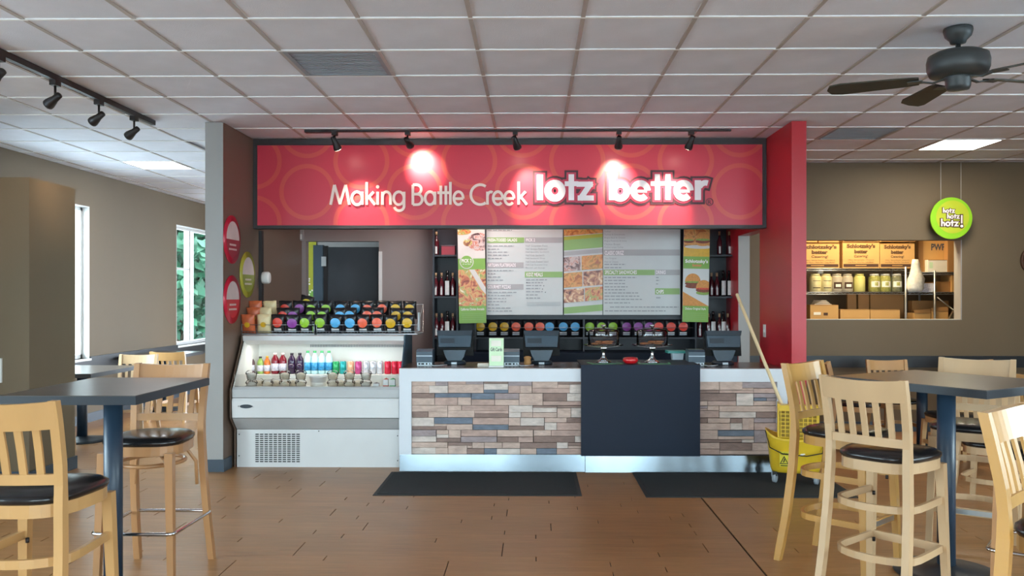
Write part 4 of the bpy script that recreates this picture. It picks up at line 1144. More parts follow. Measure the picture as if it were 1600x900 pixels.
for y, wd in ((383.5, 41), (388.5, 18), (393.2, 32), (398, 33), (403, 22), (422, 40), (427, 12), (432, 20), (437, 24), (456, 45), (461, 38), (465.7, 29), (470.5, 29), (475.5, 18), (480.5, 37), (485.2, 38)): dashes(it, 762, 762 + wd, y)
for y, wd in ((436.5, 34), (441, 26), (445.5, 24), (450, 22), (455, 26), (460, 18), (465, 22)): dashes(it, 822, 822 + wd, y)
for y in (472, 474.7, 477): it.box(PX(823, YM), PX(876, YM), YM - .004, YM - .003, PZ(y + .5, YM), PZ(y, YM), 'menu_ink')
dashes(it, 762, 800, 359)
o = it.build('item_lettering', m1); o['kind'] = 'stuff'
dt = MB()
for x, y in ((822.5, 441), (849, 446), (847, 451), (851.5, 456)): dt.box(PX(x, YM), PX(x + 1.3, YM), YM - .0045, YM - .003, PZ(y + 1.3, YM), PZ(y, YM), 'menu_ink_dark')
o = dt.build('price_magnets', m1); o['kind'] = 'stuff'
m2 = menu(942.5, 1063, 'right white menu board listing sandwiches, drinks and chips')
strip_(m2, 943, 1062, 390, 399.5, 'menu_grey'); strip_(m2, 943, 1023, 421.5, 430, 'menu_green'); strip_(m2, 1024, 1062, 421.5, 430, 'menu_grey'); strip_(m2, 1023.5, 1062, 450.5, 460, 'menu_green')
hd = MB()
for a in (('CLASSIC ORIGZ', 945, 974.5, 392, 398.5), ('SPECIALTY SANDWICHES', 945, 995, 422.5, 428.5), ('DRINKS', 1025, 1040, 422.5, 428.5), ('CHIPS', 1025, 1037, 452.5, 458.8)): T(hd, *a, 'logo_white', 0.02)
hd.build('heading_lettering', m2)
it = MB()
for i, (s, wd) in enumerate((('Turkey', 10), ('Turkey & Guacamole', 32), ('Angus Beef & Cheese', 33), ('Angus Pastrami & Swiss', 35), ('Chicken Breast', 25), ('Mediterranean Turkey', 30))): T(it, s, 944, 944 + wd, 360.3 + i * 4.95, 363.6 + i * 4.95, 'menu_ink')
T(it, 'The Original', 944.5, 963, 402.5, 405.7, 'menu_ink'); T(it, 'Ham & Cheese', 944.5, 966, 407.5, 410.6, 'menu_ink')
for y, wd in ((412.5, 33), (417.5, 26), (433, 50), (437.5, 32), (442.5, 32), (447.5, 36), (452, 32), (457, 53), (462, 55), (467, 60), (472.5, 40)): dashes(it, 944.5, 944.5 + wd, y)
for y, wd in ((433, 4), (437.5, 6), (443, 3), (464.5, 8)): dashes(it, 1025, 1025 + wd, y)
dashes(it, 953, 1060, 479); dashes(it, 945, 1040, 485)
o = it.build('item_lettering', m2); o['kind'] = 'stuff'
# centre photo menu
m3 = menu(881, 941.5, 'centre menu panel of six sandwich photos with slanted green bands')
sk = -5.0 / 60
def quad(px0, px1, py0, py1, m, nm, d=0.003):
    c = 911
    pts = [(px0, py1 + (px0 - c) * sk), (px1, py1 + (px1 - c) * sk), (px1, py0 + (px1 - c) * sk), (px0, py0 + (px0 - c) * sk)]
    return MB().prism([(PX(a, YM), PZ(b, YM)) for a, b in pts], YM - d, YM, m, axis='y').build(nm, m3)
quad(881, 941.5, 345, 366.5, 'food_bun', 'photo'); quad(881, 941.5, 367.5, 373, 'poster_olive', 'slanted_band'); quad(881, 941.5, 373, 389, 'menu_green', 'slanted_band'); quad(881, 941.5, 478, 488, 'menu_green', 'slanted_band'); quad(881, 941.5, 391, 397.5, 'menu_grey', 'slanted_band')
for r_, (a, b) in enumerate(((400, 422), (424.5, 447.5), (450, 471))):
    x = 908 + r_ * 2.6
    quad(881, x - 0.7, a, b, ('food_plate', 'food_bun', 'food_beef')[r_], 'photo'); quad(x + 0.7, 941.5, a, b, ('food_bun', 'food_beef', 'food_flat')[r_], 'photo')
# hanging posters
YP = 9.46
def poster(pxa, pxb, lean, label):
    x0, x1 = PX(pxa, YP), PX(pxb, YP)
    t = thing('hanging_poster', label, 'poster', ((x0 + x1) / 2, YP, 1.8)); t.rotation_euler = (0, lean, 0)
    return t, (x1 - x0) / 2
def pz(py): return PZ(py, YP) - 1.8
p1, hw1 = poster(716, 758.5, -0.018, 'left hanging poster with salad and flatbread photos')
MB().box(-hw1, hw1, 0, 0.012, pz(505), 0.62, 'poster_white').build('board', p1)
def pb(t, x0, x1, a, b, m, nm, d=0.002): return MB().box(x0, x1, -d, 0, pz(b), pz(a), m).build(nm, t)
def ell(t, cx, cz, rx, rz, m, nm, d=0.004, lo=0, hi=360, hw_=9):
    pts = [(max(-hw_, min(hw_, cx + rx * math.cos(math.radians(a)))), cz + rz * math.sin(math.radians(a))) for a in [lo + (hi - lo) * i / 20 for i in range(21 if hi - lo < 360 else 20)]]
    return MB().prism(pts, -d, 0, m, axis='y').build(nm, t)
pb(p1, -hw1, hw1, 404, 421, 'poster_green', 'green_band'); pb(p1, -hw1, hw1, 478, 505, 'poster_green', 'green_band'); pb(p1, -hw1, hw1, 421, 478, 'food_flat', 'photo'); pb(p1, -hw1, hw1, 345, 404, 'poster_white', 'photo')
ell(p1, 0.09, pz(378), 0.14, 0.10, 'food_plate', 'photo', 0.003, hw_=hw1); ell(p1, -0.1, pz(362), 0.1, 0.035, 'food_flat', 'photo', 0.003, hw_=hw1); ell(p1, -0.04, pz(379), 0.05, 0.04, 'food_salad', 'photo', 0.0035, hw_=hw1)
MB().prism([(-0.03, pz(421)), (0.03, pz(421)), (hw1, pz(450)), (hw1, pz(460)), (0.1, pz(452))], -0.0035, 0, 'poster_white', axis='y').build('photo', p1)
cbx, cbz = -0.055, pz(409)
rg = ell(p1, cbx, cbz, 0.077, 0.077, 'poster_white', 'badge', 0.005); ell(p1, cbx, cbz, 0.068, 0.068, 'poster_green', 'badge', 0.006)
mb = MB(); text_on(mb, 'PICK 2', cbx - 0.055, cbx + 0.055, cbz - 0.008, cbz + 0.032, -0.0068, 'logo_white', 0.02); text_on(mb, 'of our favs!', cbx - 0.045, cbx + 0.045, cbz - 0.03, cbz - 0.016, -0.0068, 'logo_white'); 
text_on(mb, 'California Chicken Avocado', -hw1 + 0.02, hw1 - 0.02, pz(485), pz(481), -0.003, 'logo_white', 0.01)
for k in range(4): mb.box(-hw1 + 0.03, hw1 - 0.03, -0.003, -0.002, pz(490.6 + 3 * k), pz(490 + 3 * k), 'menu_green')
mb.build('lettering', p1)
p2, hw2 = poster(1067.5, 1108, 0.018, 'right hanging poster with burger photos')
MB().box(-hw2, hw2, 0, 0.012, pz(503), 0.62, 'poster_white').build('board', p2)
pb(p2, -hw2, hw2, 345, 401, 'food_bun', 'photo'); pb(p2, -hw2, hw2, 401, 420, 'poster_green', 'green_band'); pb(p2, -hw2, hw2, 478, 503, 'poster_green', 'green_band'); pb(p2, -hw2, hw2, 420, 478, 'menu_white', 'photo')
pb(p2, -hw2, hw2, 386, 401, 'em_gold', 'photo', 0.003); ell(p2, 0.03, pz(386), 0.16, 0.02, 'poster_white', 'photo', 0.0035, hw_=hw2)
for (x, z, s) in ((-0.09, 376, 0.055), (0.065, 375, 0.075)):
    ell(p2, x, pz(z) + s * .1, s, s * 1.0, 'bun', 'photo', 0.004, 0, 180, hw_=hw2); ell(p2, x, pz(z) - s * .2, s * 1.05, s * .32, 'meat', 'photo', 0.0045, hw_=hw2); ell(p2, x, pz(z) + .002, s * 1.08, s * .16, 'lettuce', 'photo', 0.005, hw_=hw2); ell(p2, x, pz(z) - s * .55, s, s * .35, 'bun', 'photo', 0.004, hw_=hw2)
MB().prism([(-hw2, pz(478)), (-hw2, pz(456)), (hw2, pz(478))], -0.003, 0, 'bun', axis='y').build('photo', p2)
for (x, z, s) in ((-0.035, 442, 0.085), (0.085, 452, 0.085)):
    hwl = hw2
    ell(p2, x, pz(z) + s * .15, s, s * 1.05, 'bun', 'photo', 0.004 if x < 0 else 0.006, 0, 180, hw_=hwl); ell(p2, x, pz(z) - s * .1, s * 1.02, s * .3, 'meat', 'photo', 0.0045 if x < 0 else .0065, hw_=hwl)
    ell(p2, x, pz(z) + .008, s * 1.05, s * .12, 'tomato' if x > 0 else 'lettuce', 'photo', 0.005 if x < 0 else .007, hw_=hwl); ell(p2, x, pz(z) - s * .45, s * .98, s * .28, 'lettuce' if x > 0 else 'meat', 'photo', 0.004 if x < 0 else .0062, hw_=hwl)
mb = MB(); text_on(mb, 'Schlotzsky\'s', -hw2 + 0.02, hw2 - 0.015, pz(412.5), pz(405.5), -0.0032, 'logo_white', 0.03); text_on(mb, 'better', -0.04, 0.06, pz(416.5), pz(412.5), -0.0036, 'em_coral', 0.02)
text_on(mb, 'Deluxe Original Style', -hw2 + 0.03, hw2 - 0.03, pz(485), pz(480.5), -0.003, 'logo_white', 0.01)
for k in range(4): mb.box(-hw2 + 0.03, hw2 - 0.03, -0.003, -0.002, pz(489.6 + 3 * k), pz(489 + 3 * k), 'menu_green')
mb.build('lettering', p2)

# ------------------------------------------------------------------ things on the counter
ZT = zt1
def register(px, label):
    Y = 7.98
    t = thing('register', label, 'cash register', (PX(px, Y), Y, ZT + 0.0))
    MB().lathe([(0.1, 0), (0.105, 0.012), (0.09, 0.03), (0.06, 0.034)], 18, 'plastic_dark').build('base', t)
    MB().box(-0.025, 0.025, -0.108, -0.09, 0.004, 0.022, 'plastic_light').build('cable_socket', t)
    MB().prism([(-0.105, 0.13), (0.105, 0.13), (0.085, 0.07), (0.055, 0.02), (-0.055, 0.02), (-0.085, 0.07)], -0.05, 0.02, 'plastic_mid', axis='y').build('neck', t)
    M = Matrix.Translation((0, 0, 0.2)) @ Matrix.Rotation(math.radians(-12), 4, 'X')
    MB().prism([(-0.145, -0.05), (0.145, -0.05), (0.155, 0.06), (-0.155, 0.06)], -0.045, 0.02, 'plastic_mid', M, axis='y').build('rear_housing', t)
    MB().prism([(-0.155, 0.055), (0.155, 0.055), (0.165, 0.1), (-0.165, 0.1)], -0.06, 0.03, 'plastic_dark', M, axis='y').build('top_hood', t)
    MB().box(-0.17, 0.17, 0.02, 0.045, -0.12, 0.1, 'dark_slot', M).build('screen', t)
    MB().box(-0.13, 0.0, -0.05, -0.044, -0.015, 0.03, 'plastic_dark', M).build('rear_cover', t)
    return t
def receipt_printer(px, label):
    Y = 7.82
    t = thing('receipt_printer', label, 'printer', (PX(px, Y), Y, ZT))
    MB().prism([(-0.07, 0.03), (-0.07, 0.125), (-0.04, 0.145), (0.1, 0.145), (0.1, 0.03)], -0.072, 0.072, 'plastic_mid', axis='x').build('body', t)
    MB().box(-0.072, 0.072, -0.045, 0.1, 0.0, 0.03, 'plastic_dark').build('foot', t)
    p_ = MB().box(-0.066, 0.066, -0.066, -0.045, 0.0, 0.032, 'plastic_light').build('port_panel', t)
    for x, w_ in ((-0.045, .018), (-0.015, .028), (0.02, .016), (0.048, .01)): MB().box(x - w_ / 2, x + w_ / 2, -0.068, -0.065, 0.01, 0.024, 'dark_slot').build('port', p_)
    MB().box(-0.0725, 0.0725, -0.074, -0.068, 0.085, 0.092, 'plastic_light').build('trim_line', t)
    MB().tube([(0.05, -0.07, 0.012), (0.09, -0.13, 0.006), (0.14, -0.1, 0.006), (0.2, -0.02, 0.006)], 0.003, 6, 'plastic_light').build('cable', t)
register(711, 'left dark point of sale terminal on the counter'); register(846, 'middle dark point of sale terminal on the counter'); register(1129.5, 'right dark point of sale terminal by the red wall')
receipt_printer(664.5, 'grey receipt printer beside the left terminal'); receipt_printer(799.5, 'grey receipt printer beside the gift card stand'); receipt_printer(1086.5, 'grey receipt printer beside the right terminal')
gx_ = PX(775.5, 7.62)
gc = thing('gift_card_stand', 'pale green gift card display stand on the counter', 'card stand', (gx_, 7.62, ZT))
mat('card_green', '#cfe6c0', 0.45, var=0.05)
MB().box(-0.064, 0.064, 0, 0.06, 0.012, 0.255, 'card_green').build('body', gc); MB().box(-0.066, 0.066, -0.03, 0.07, 0, 0.012, 'white_trim').build('foot', gc)
for a, b in ((0.185, 0.235), (0.05, 0.1)): MB().box(-0.045, 0.043, -0.008, 0, a, b, 'paper').build('card_pack', gc)
mb = MB(); text_on(mb, 'Gift Cards', -0.052, 0.052, 0.14, 0.172, -0.0015, 'menu_ink_dark', 0.015); mb.build('lettering', gc)
pp = thing('paper_stack', 'small stack of white papers left of the gift card stand', 'papers', (PX(755, 7.7), 7.7, ZT))
for k in range(4): MB().box(-0.048 + random.uniform(-.004, .004), 0.048, -0.03, 0.03, k * 0.007, k * 0.007 + 0.005, 'paper').build('sheet', pp)
bg_ = thing('brown_bag', 'crumpled brown paper packet behind the middle terminal', 'paper packet', (PX(824, 7.8), 7.8, ZT))
MB().lathe([(0.02, 0), (0.035, 0.02), (0.03, 0.05), (0.036, 0.075), (0.015, 0.085)], 7, 'cardboard_dk', smooth=False).build('packet', bg_)
ZB = zb1
def cake_stand(px, dome_knob, label):
    Y = 7.62; t = thing('cake_stand', label, 'cake stand', (PX(px, Y), Y, ZB + 0.004))
    MB().lathe([(0.07, 0), (0.072, 0.006), (0.03, 0.03), (0.014, 0.06), (0.012, 0.09), (0.02, 0.115), (0.05, 0.135)], 22, 'chrome').build('pedestal', t)
    MB().lathe([(0.05, 0.132), (0.14, 0.142), (0.178, 0.155), (0.18, 0.16), (0.17, 0.158), (0.05, 0.145)], 30, 'glass_clear').build('plate', t)
    MB().lathe([(0.138, 0.155), (0.138, 0.27), (0.13, 0.288), (0.05, 0.303), (0.012, 0.305), (0.01, 0.304), (0.048, 0.300), (0.127, 0.285), (0.135, 0.268), (0.135, 0.155)], 30, 'plastic_clear').build('dome', t)
    MB().lathe([(0.01, 0.303), (0.012, 0.315), (0.026, 0.322), (0.024, 0.332), (0.008, 0.336)], 16, 'chrome').build('knob', t)
    rnd = random.Random(px)
    mat('cookie', '#a06a45', 0.8, var=0.3, scale=60)
    for k in range(7):
        a = k * 0.9 + rnd.random(); r = 0.05 + 0.03 * (k % 2); z = 0.16 + 0.018 * (k // 4)
        MB().lathe([(0.02, z), (0.038, z + 0.004), (0.036, z + 0.013), (0.015, z + 0.017)], 12, 'cookie', Matrix.Translation((r * math.cos(a), r * math.sin(a), 0))).build('cookie', t)
    return t
cake_stand(943, 0, 'left glass domed cake stand on the navy panel unit')
cake_stand(1019, 1, 'right glass domed cake stand on the navy panel unit')
mat('red_glass', '#c01a22', 0.08, coat=1.0)
rb = thing('red_bowl', 'small shiny red glass bowl between the cake stands', 'bowl', (PX(985, 7.52), 7.52, ZB))
MB().lathe([(0.03, 0), (0.055, 0.008), (0.07, 0.03), (0.064, 0.052), (0.058, 0.055), (0.06, 0.05), (0.062, 0.03), (0.03, 0.012)], 24, 'red_glass').build('glass', rb)
MB().lathe([(0.055, 0.035), (0.055, 0.04)], 20, 'tomato').build('filling', rb)
for px, a, n in ((945, 0.2, 'left'), (1022, -0.1, 'right')):
    d = thing('paper_doily', 'green edged paper mat under the %s cake stand' % n, 'paper mat', (PX(px, 7.6), 7.6, ZB), a)
    MB().box(-0.14, 0.14, -0.1, 0.1, 0, 0.0018, 'cap_green').build('border', d); MB().box(-0.12, 0.12, -0.085, 0.085, 0.0018, 0.003, 'shelf_dark').build('centre', d)
fb = thing('lidded_container', 'clear food container with teal lid beside the right printer', 'container', (PX(1058, 8.05), 8.05, ZT + 0.0))
mat('teal_lid', '#1f8f86', 0.35)
MB().lathe([(0.06, 0), (0.075, 0.1), (0.075, 0.1)], 4, 'plastic_light', Matrix.Rotation(PI / 4, 4, 'Z'), smooth=False).build('tub', fb)
MB().prism([(-0.1, -0.09), (0.07, -0.09), (0.07, 0.07), (-0.1, 0.07)], 0.1, 0.122, 'teal_lid').build('lid', fb)
ol = thing('light_switch', 'white switch plate on the red wing wall', 'switch plate', (WXR - 0.001, 2.226 * F / (1195 - 833), PZ(517, 8.25, 1195)))
MB().box(-0.006, 0, -0.04, 0.04, -0.06, 0.06, 'white_trim').build('plate', ol); MB().box(-0.012, -0.006, -0.01, 0.01, -0.015, 0.015, 'white_trim').build('toggle', ol)
# ------------------------------------------------------------------ stools, chairs, tables
def interp(tab, z):
    for (z0, v0), (z1, v1) in zip(tab, tab[1:]):
        if z <= z1: return v0 + (v1 - v0) * (z - z0) / (z1 - z0)
    return tab[-1][1]
def make_chair(name, seat, top, style, wood, label, cat):
    """chair facing +Y; style 'hoop' has bentwood hoops, 'ring' a chrome foot ring, 'low' is a dining chair"""
    t = thing(name, label, cat)
    k = top / 1.135
    py = [(0, -0.295), (seat * .35, -0.245), (seat * .7, -0.212), (seat, -0.2), (seat + (top - seat) * .3, -0.205), (seat + (top - seat) * .7, -0.235), (top, -0.262)]
    def yb(z): return interp(py, z)
    zs = [top * i / 14 for i in range(15)]
    def xb(z): return interp([(0, 0.215), (seat, 0.19), (top, 0.198)], z)
    for s in (-1, 1):
        pts = [(s * xb(z), yb(z), z) for z in zs]
        MB().post(pts, [0.034] * 14 + [0.03], [0.036] + [0.042] * 9 + [0.034] * 5, wood).build('back_leg', t)
        f = MB().post([(s * 0.195, 0.215, 0), (s * 0.175, 0.19, seat - 0.06)], [0.032, 0.042], [0.032, 0.042], wood).build('front_leg', t)
        MB().lathe([(0.012, -0.0), (0.012, 0.006)], 8, 'chrome', Matrix.Translation((s * 0.195, 0.215, 0.0))).build('glide', f)
    # back boards, bowed backwards in the middle
    def board(z0, z1, th, bow, nm, dip=0.0, xw=None):
        vs = []; fs = []; n = 10; X = (xw or xb(z1)) 
        for i in range(n + 1):
            u = -1 + 2 * i / n; x = u * X; q = (1 - u * u)
            for z, dz in ((z0, -dip * q * .6), (z1, -dip * q)):
                yc_ = yb(z) - bow * q
                vs += [(x, yc_ - th / 2, z + dz), (x, yc_ + th / 2, z + dz)]
        for i in range(n):
            a = 4 * i; b = a + 4
            fs += [(a, a + 2, b + 2, b), (a + 1, b + 1, b + 3, a + 3), (a + 2, a + 3, b + 3, b + 2), (a, b, b + 1, a + 1)]
        fs += [(0, 1, 3, 2), (4 * n, 4 * n + 2, 4 * n + 3, 4 * n + 1)]
        return MB().add(vs, fs, wood, smooth=False).build(nm, t)
    tr_h = 0.105
    board(top - tr_h, top, 0.03, 0.03, 'top_rail', 0.012, xb(top) + 0.012)
    zl = seat + 0.055
    board(zl, zl + 0.04, 0.022, 0.016, 'lower_back_rail', 0.0)
    for i in range(5):
        u = -0.66 + 0.33 * i; q = 1 - u * u
        za, zb_ = zl + 0.03, top - tr_h + 0.01
        pts = [(u * xb(z) * .98, yb(z) - (0.016 + 0.012 * (z - za) / (zb_ - za)) * q, z) for z in (za, (za + zb_) / 2, zb_)]
        MB().post(pts, 0.028, 0.011, wood).build('slat', t)
    # seat
    def outline(sc, n=28):
        out = []
        for i in range(n):
            a = 2 * PI * i / n; c, s_ = math.cos(a), math.sin(a); e = 0.62
            x = math.copysign(abs(c) ** e, c); y = math.copysign(abs(s_) ** e, s_)
            wd = 0.2 + 0.018 * y
            out.append((x * wd * sc, 0.005 + y * 0.212 * sc))
        return out
    MB().prism(outline(1.0), seat - 0.075, seat - 0.025, wood).build('apron', t)
    mb = MB(); vs = []; fs = []; rings = [(1.0, seat - 0.025), (1.035, seat - 0.012), (1.03, seat), (0.93, seat + 0.014), (0.6, seat + 0.022), (0.05, seat + 0.024)]
    n = 28
    for sc, z in rings: vs += [(x, y, z) for x, y in outline(sc)]
    for j in range(len(rings) - 1):
        for i in range(n): i2 = (i + 1) % n; fs.append((j * n + i, j * n + i2, (j + 1) * n + i2, (j + 1) * n + i))
    fs.append(tuple(range((len(rings) - 1) * n, len(rings) * n))); fs.append(tuple(reversed(range(n))))
    mb.add(vs, fs, 'vinyl', smooth=True).build('cushion', t)
    def hoop(z, inset=0.0):
        xf = 0.178 - inset; pts = [(xf, 0.19, z), (xf + .008, 0.05, z), (0.19 - inset, -0.08, z)]
        pts += [(0.19 * math.cos(a) * (1 - inset * 3), -0.1 - (0.125) * math.sin(a), z) for a in [PI * i / 12 for i in range(1, 12)]]
        pts += [(-(0.19 - inset), -0.08, z), (-xf - .008, 0.05, z), (-xf, 0.19, z)]
        return MB().strip(pts, 0.017, 0.034, wood).build('bent_stretcher', t)
    if style == 'hoop':
        hoop(seat - 0.24); hoop(seat - 0.48)
        fs_ = MB().box(-0.18, 0.18, 0.19, 0.21, seat - 0.50, seat - 0.46, wood).build('front_stretcher', t)
        MB().box(-0.15, 0.15, 0.21, 0.2135, seat - 0.494, seat - 0.466, 'steel_brushed').build('kick_strip', fs_)
        for s in (-1, 1):
            for z in (seat - 0.25, seat - 0.49): MB().lathe([(0.008, 0), (0.008, 0.02)], 8, 'track_black', Matrix.Translation((s * 0.155, 0.17, z - 0.02))).build('bolt', t)
    elif style == 'ring':
        z = seat - 0.47
        pts = []
        for cx_, cy_, a0 in ((0.18, 0.205, 0), (-0.18, 0.205, 90), (-0.19, -0.225, 180), (0.19, -0.225, 270)):
            for q in range(4): a = math.radians(a0 + 30 * q); pts.append((cx_ + 0.035 * math.cos(a), cy_ + 0.035 * math.sin(a), z))
        MB().tube(pts, 0.0095, 8, 'chrome', close=True).build('foot_ring', t)
        pts = [(0.165 * math.cos(a), 0.0 + 0.18 * math.sin(a), seat - 0.135) for a in [2 * PI * i / 24 for i in range(24)]]
        MB().tube(pts, 0.011, 8, wood, close=True).build('bent_ring', t)
        for sx_ in (-1, 1):
            for sy_ in (-1, 1):
                MB().tube([(sx_ * .172, sy_ * .18, seat - .30), (sx_ * .168, sy_ * .176, seat - .17), (sx_ * .13, sy_ * .15, seat - .10), (sx_ * .09, sy_ * .12, seat - .075)], 0.01, 7, wood).build('corner_brace', t)
    else:
        hoop(seat - 0.26)
    return t
def face(dx, dy): return math.atan2(dy, dx) - PI / 2
def stool(style, wood, x, y, dx, dy, label):
    t = make_chair('bar_stool', 0.755, 1.13, style, wood, label, 'bar stool'); t.location = (x, y, 0); t.rotation_euler = (0, 0, face(dx, dy)); t['group'] = 'bar stools'
    return t
stool('hoop', 'maple', -1.955, 3.40, 0.0, 1, 'light wood bar stool at the near side of the left high table')
stool('ring', 'maple_red', -2.07, 4.66, 0, -1, 'light wood bar stool with chrome foot ring at the left table')
stool('hoop', 'maple_pale', 1.745, 4.26, 0.74, 0.67, 'pale bar stool nearest the right high table, back to the camera')
stool('hoop', 'maple_gold', 1.765, 4.90, 0.68, -0.73, 'honey coloured bar stool beside the yellow mop bucket')
stool('hoop', 'maple_pale', 2.60, 5.15, -0.56, -0.83, 'worn pale bar stool behind the right high table, facing the camera')
stool('hoop', 'maple_gold', 1.81, 2.80, 0.68, -0.73, 'golden bar stool cut off by the right edge of the picture')
stool('ring', 'maple_red', 2.52, 4.24, -0.81, 0.58, 'bar stool with chrome foot ring right of the high table post')
def table(name, loc, rz, w_, d_, h, post_r, base_r, label, cat='table', th=0.042):
    t = thing(name, label, cat, loc, rz)
    tp = MB().box(-w_ / 2 + .004, w_ / 2 - .004, -d_ / 2 + .004, d_ / 2 - .004, h - 0.003, h, 'table_top').build('table_top', t)
    MB().box(-w_ / 2, w_ / 2, -d_ / 2, d_ / 2, h - th, h - 0.003, 'table_edge').build('edge_band', tp)
    MB().lathe([(post_r, 0.03), (post_r, h - th)], 24, 'post_blue').build('post', t)
    MB().lathe([(base_r, 0.0), (base_r, 0.014), (base_r * .8, 0.022), (post_r * 1.3, 0.04), (post_r, 0.05)], 28, 'black_rail').build('base', t)
    MB().box(-w_ * .3, w_ * .3, -0.03, 0.03, h - th - 0.012, h - th, 'black_rail').build('top_bracket', t)
    return t
table('high_table', (-2.12, 4.325, 0), 0, 0.64, 0.89, 1.062, 0.045, 0.24, 'dark high pub table on a blue post at the left', 'high table')
table('high_table', (2.26, 4.74, 0), math.radians(32), 0.78, 0.91, 1.062, 0.047, 0.27, 'dark high pub table on a blue post at the right', 'high table')
# low tables and chairs
table('dining_table', (-4.74, 9.0, 0), 0, 0.74, 1.08, 0.75, 0.05, 0.27, 'low dark dining table right behind the tan partition')
table('dining_table', (-4.97, 11.5, 0), 0, 0.68, 1.1, 0.75, 0.05, 0.27, 'low dark dining table under the far left window')
table('dining_table', (3.75, 8.35, 0), 0, 0.76, 0.76, 0.74, 0.05, 0.27, 'low dark dining table near the right back wall')
table('dining_table', (5.35, 8.2, 0), 0, 0.76, 0.76, 0.74, 0.05, 0.27, 'low dark dining table in the right back corner')
def chair(wood, x, y, dx, dy, label, proto={}):
    if wood not in proto:
        t = make_chair('dining_chair', 0.46, 0.85, 'low', wood, label, 'dining chair'); proto[wood] = t
        t['group'] = 'low dining chairs'; t.location = (x, y, 0); t.rotation_euler = (0, 0, face(dx, dy)); return t
    return dup(proto[wood], (x, y, 0), face(dx, dy), label)
chair('maple_pale', -4.52, 9.62, 0.1, -1, 'bright pale dining chair behind the left high table')
chair('maple', -4.42, 10.62, 0, 1, 'wooden dining chair with its back to the bright pale chair')
chair('maple', -4.72, 8.22, 0, 1, 'wooden dining chair at the near end of the table behind the partition')
chair('maple', -4.35, 12.5, -1, 0.1, 'wooden dining chair beside the table under the far window')
chair('maple', 3.22, 8.62, 1, -0.35, 'wooden dining chair at the back wall left of the right tables')
chair('maple', 3.72, 8.86, 0.0, -1, 'wooden dining chair against the back wall behind the high table')
chair('maple', 4.6, 8.95, -0.2, -1, 'wooden dining chair by the back wall under the storage opening')
chair('maple', 3.75, 7.72, 0.0, 1, 'wooden dining chair in front of the low right table')
chair('maple_pale', 3.35, 6.3, 0.6, 0.7, 'pale dining chair seen under the right high table')
chair('maple', 4.5, 7.6, 0.9, 0.4, 'wooden dining chair further right seen under the high table')

# ------------------------------------------------------------------ mop bucket
bx, by = 2.135, 7.05
bkt = thing('mop_bucket', 'yellow wheeled mop bucket with wringer standing on the black mat', 'mop bucket', (bx, by, 0.009), math.radians(-14))
def tub_ring(z, w_, d_, n=28, nose=0.0):
    out = []
    for i in range(n):
        a = 2 * PI * i / n; c, s = math.cos(a), math.sin(a); e = 0.55
        out.append((math.copysign(abs(c) ** e, c) * w_, math.copysign(abs(s) ** e, s) * d_, z + (nose * max(0, -c) ** 2 if nose else 0)))
    return out
mb = MB(); rings = [tub_ring(0.085, .185, .115), tub_ring(0.12, .195, .125), tub_ring(0.34, .225, .145, nose=.05), tub_ring(0.365, .235, .155, nose=.06), tub_ring(0.36, .222, .142, nose=.06), tub_ring(0.13, .185, .115), tub_ring(0.125, .05, .05)]
vs = [v for r in rings for v in r]; n = 28; fs = [(j * n + i, j * n + (i + 1) % n, (j + 1) * n + (i + 1) % n, (j + 1) * n + i) for j in range(6) for i in range(n)]
fs += [tuple(reversed(range(n))), tuple(range(6 * n, 7 * n))]
mb.add(vs, fs, 'yellow', smooth=True).build('tub', bkt)
for sx_, sy_ in ((-.16, -.09), (.16, -.09), (-.16, .09), (.16, .09)):
    f = MB().box(sx_ - .018, sx_ + .018, sy_ - .02, sy_ + .02, 0.055, 0.09, 'black_wire').build('caster_fork', bkt)
    MB().lathe([(0.02, -.013), (0.036, -.012), (0.036, .012), (0.02, .013)], 16, 'wheel_grey', Matrix.Translation((sx_, sy_, 0.036)) @ Matrix.Rotation(PI / 2, 4, 'Y') @ Matrix.Rotation(0.4, 4, 'X')).build('wheel', f)
wr = MB().box(-0.125, 0.165, 0.03, 0.045, 0.34, 0.60, 'yellow').box(-0.14, -0.125, -0.12, 0.045, 0.36, 0.64, 'yellow').box(0.165, 0.18, -0.12, 0.045, 0.36, 0.62, 'yellow')
wr.box(-0.125, 0.165, -0.13, -0.118, 0.585, 0.63, 'yellow').box(-0.14, 0.18, -0.125, 0.05, 0.60, 0.622, 'yellow')
wr = wr.build('wringer', bkt)
for k in range(9): MB().box(-0.118 + k * 0.0345, -0.111 + k * 0.0345, -0.128, -0.119, 0.36, 0.588, 'yellow').build('grid_bar', wr)
for k in range(7): MB().box(-0.125, 0.165, -0.127, -0.12, 0.37 + k * 0.031, 0.377 + k * 0.031, 'yellow').build('grid_bar', wr)
MB().box(-0.12, 0.16, -0.1, -0.095, 0.37, 0.58, 'yellow_in').build('press_plate', wr)
MB().tube([(-.232, 0.0, .40), (-.2, -.15, .29), (-.1, -.165, .245), (.08, -.168, .235), (.2, -.15, .26), (.238, 0, .36)], 0.0045, 6, 'black_wire').build('wire_handle', bkt)
cl = MB().box(-0.125, -0.055, -0.149, -0.137, 0.14, 0.26, 'em_yellow').build('caution_label', bkt)
mb = MB(); text_on(mb, 'CAUTION', -0.12, -0.06, 0.235, 0.25, -0.1502, 'dark_slot', 0.01)
stroke(mb, [(-0.12, 0.165), (-0.09, 0.222), (-0.06, 0.165), (-0.12, 0.165)], 0.0025, -0.151, -0.149, 'dark_slot'); stroke(mb, [(-0.095, 0.175), (-0.085, 0.205)], 0.003, -0.151, -0.149, 'dark_slot'); stroke(mb, [(-0.118, 0.15), (-0.062, 0.15)], 0.003, -0.151, -0.149, 'dark_slot')
mb.build('caution_print', cl)
a, b_ = P(1245, 690, 7.0), P(1151, 459, 7.70)
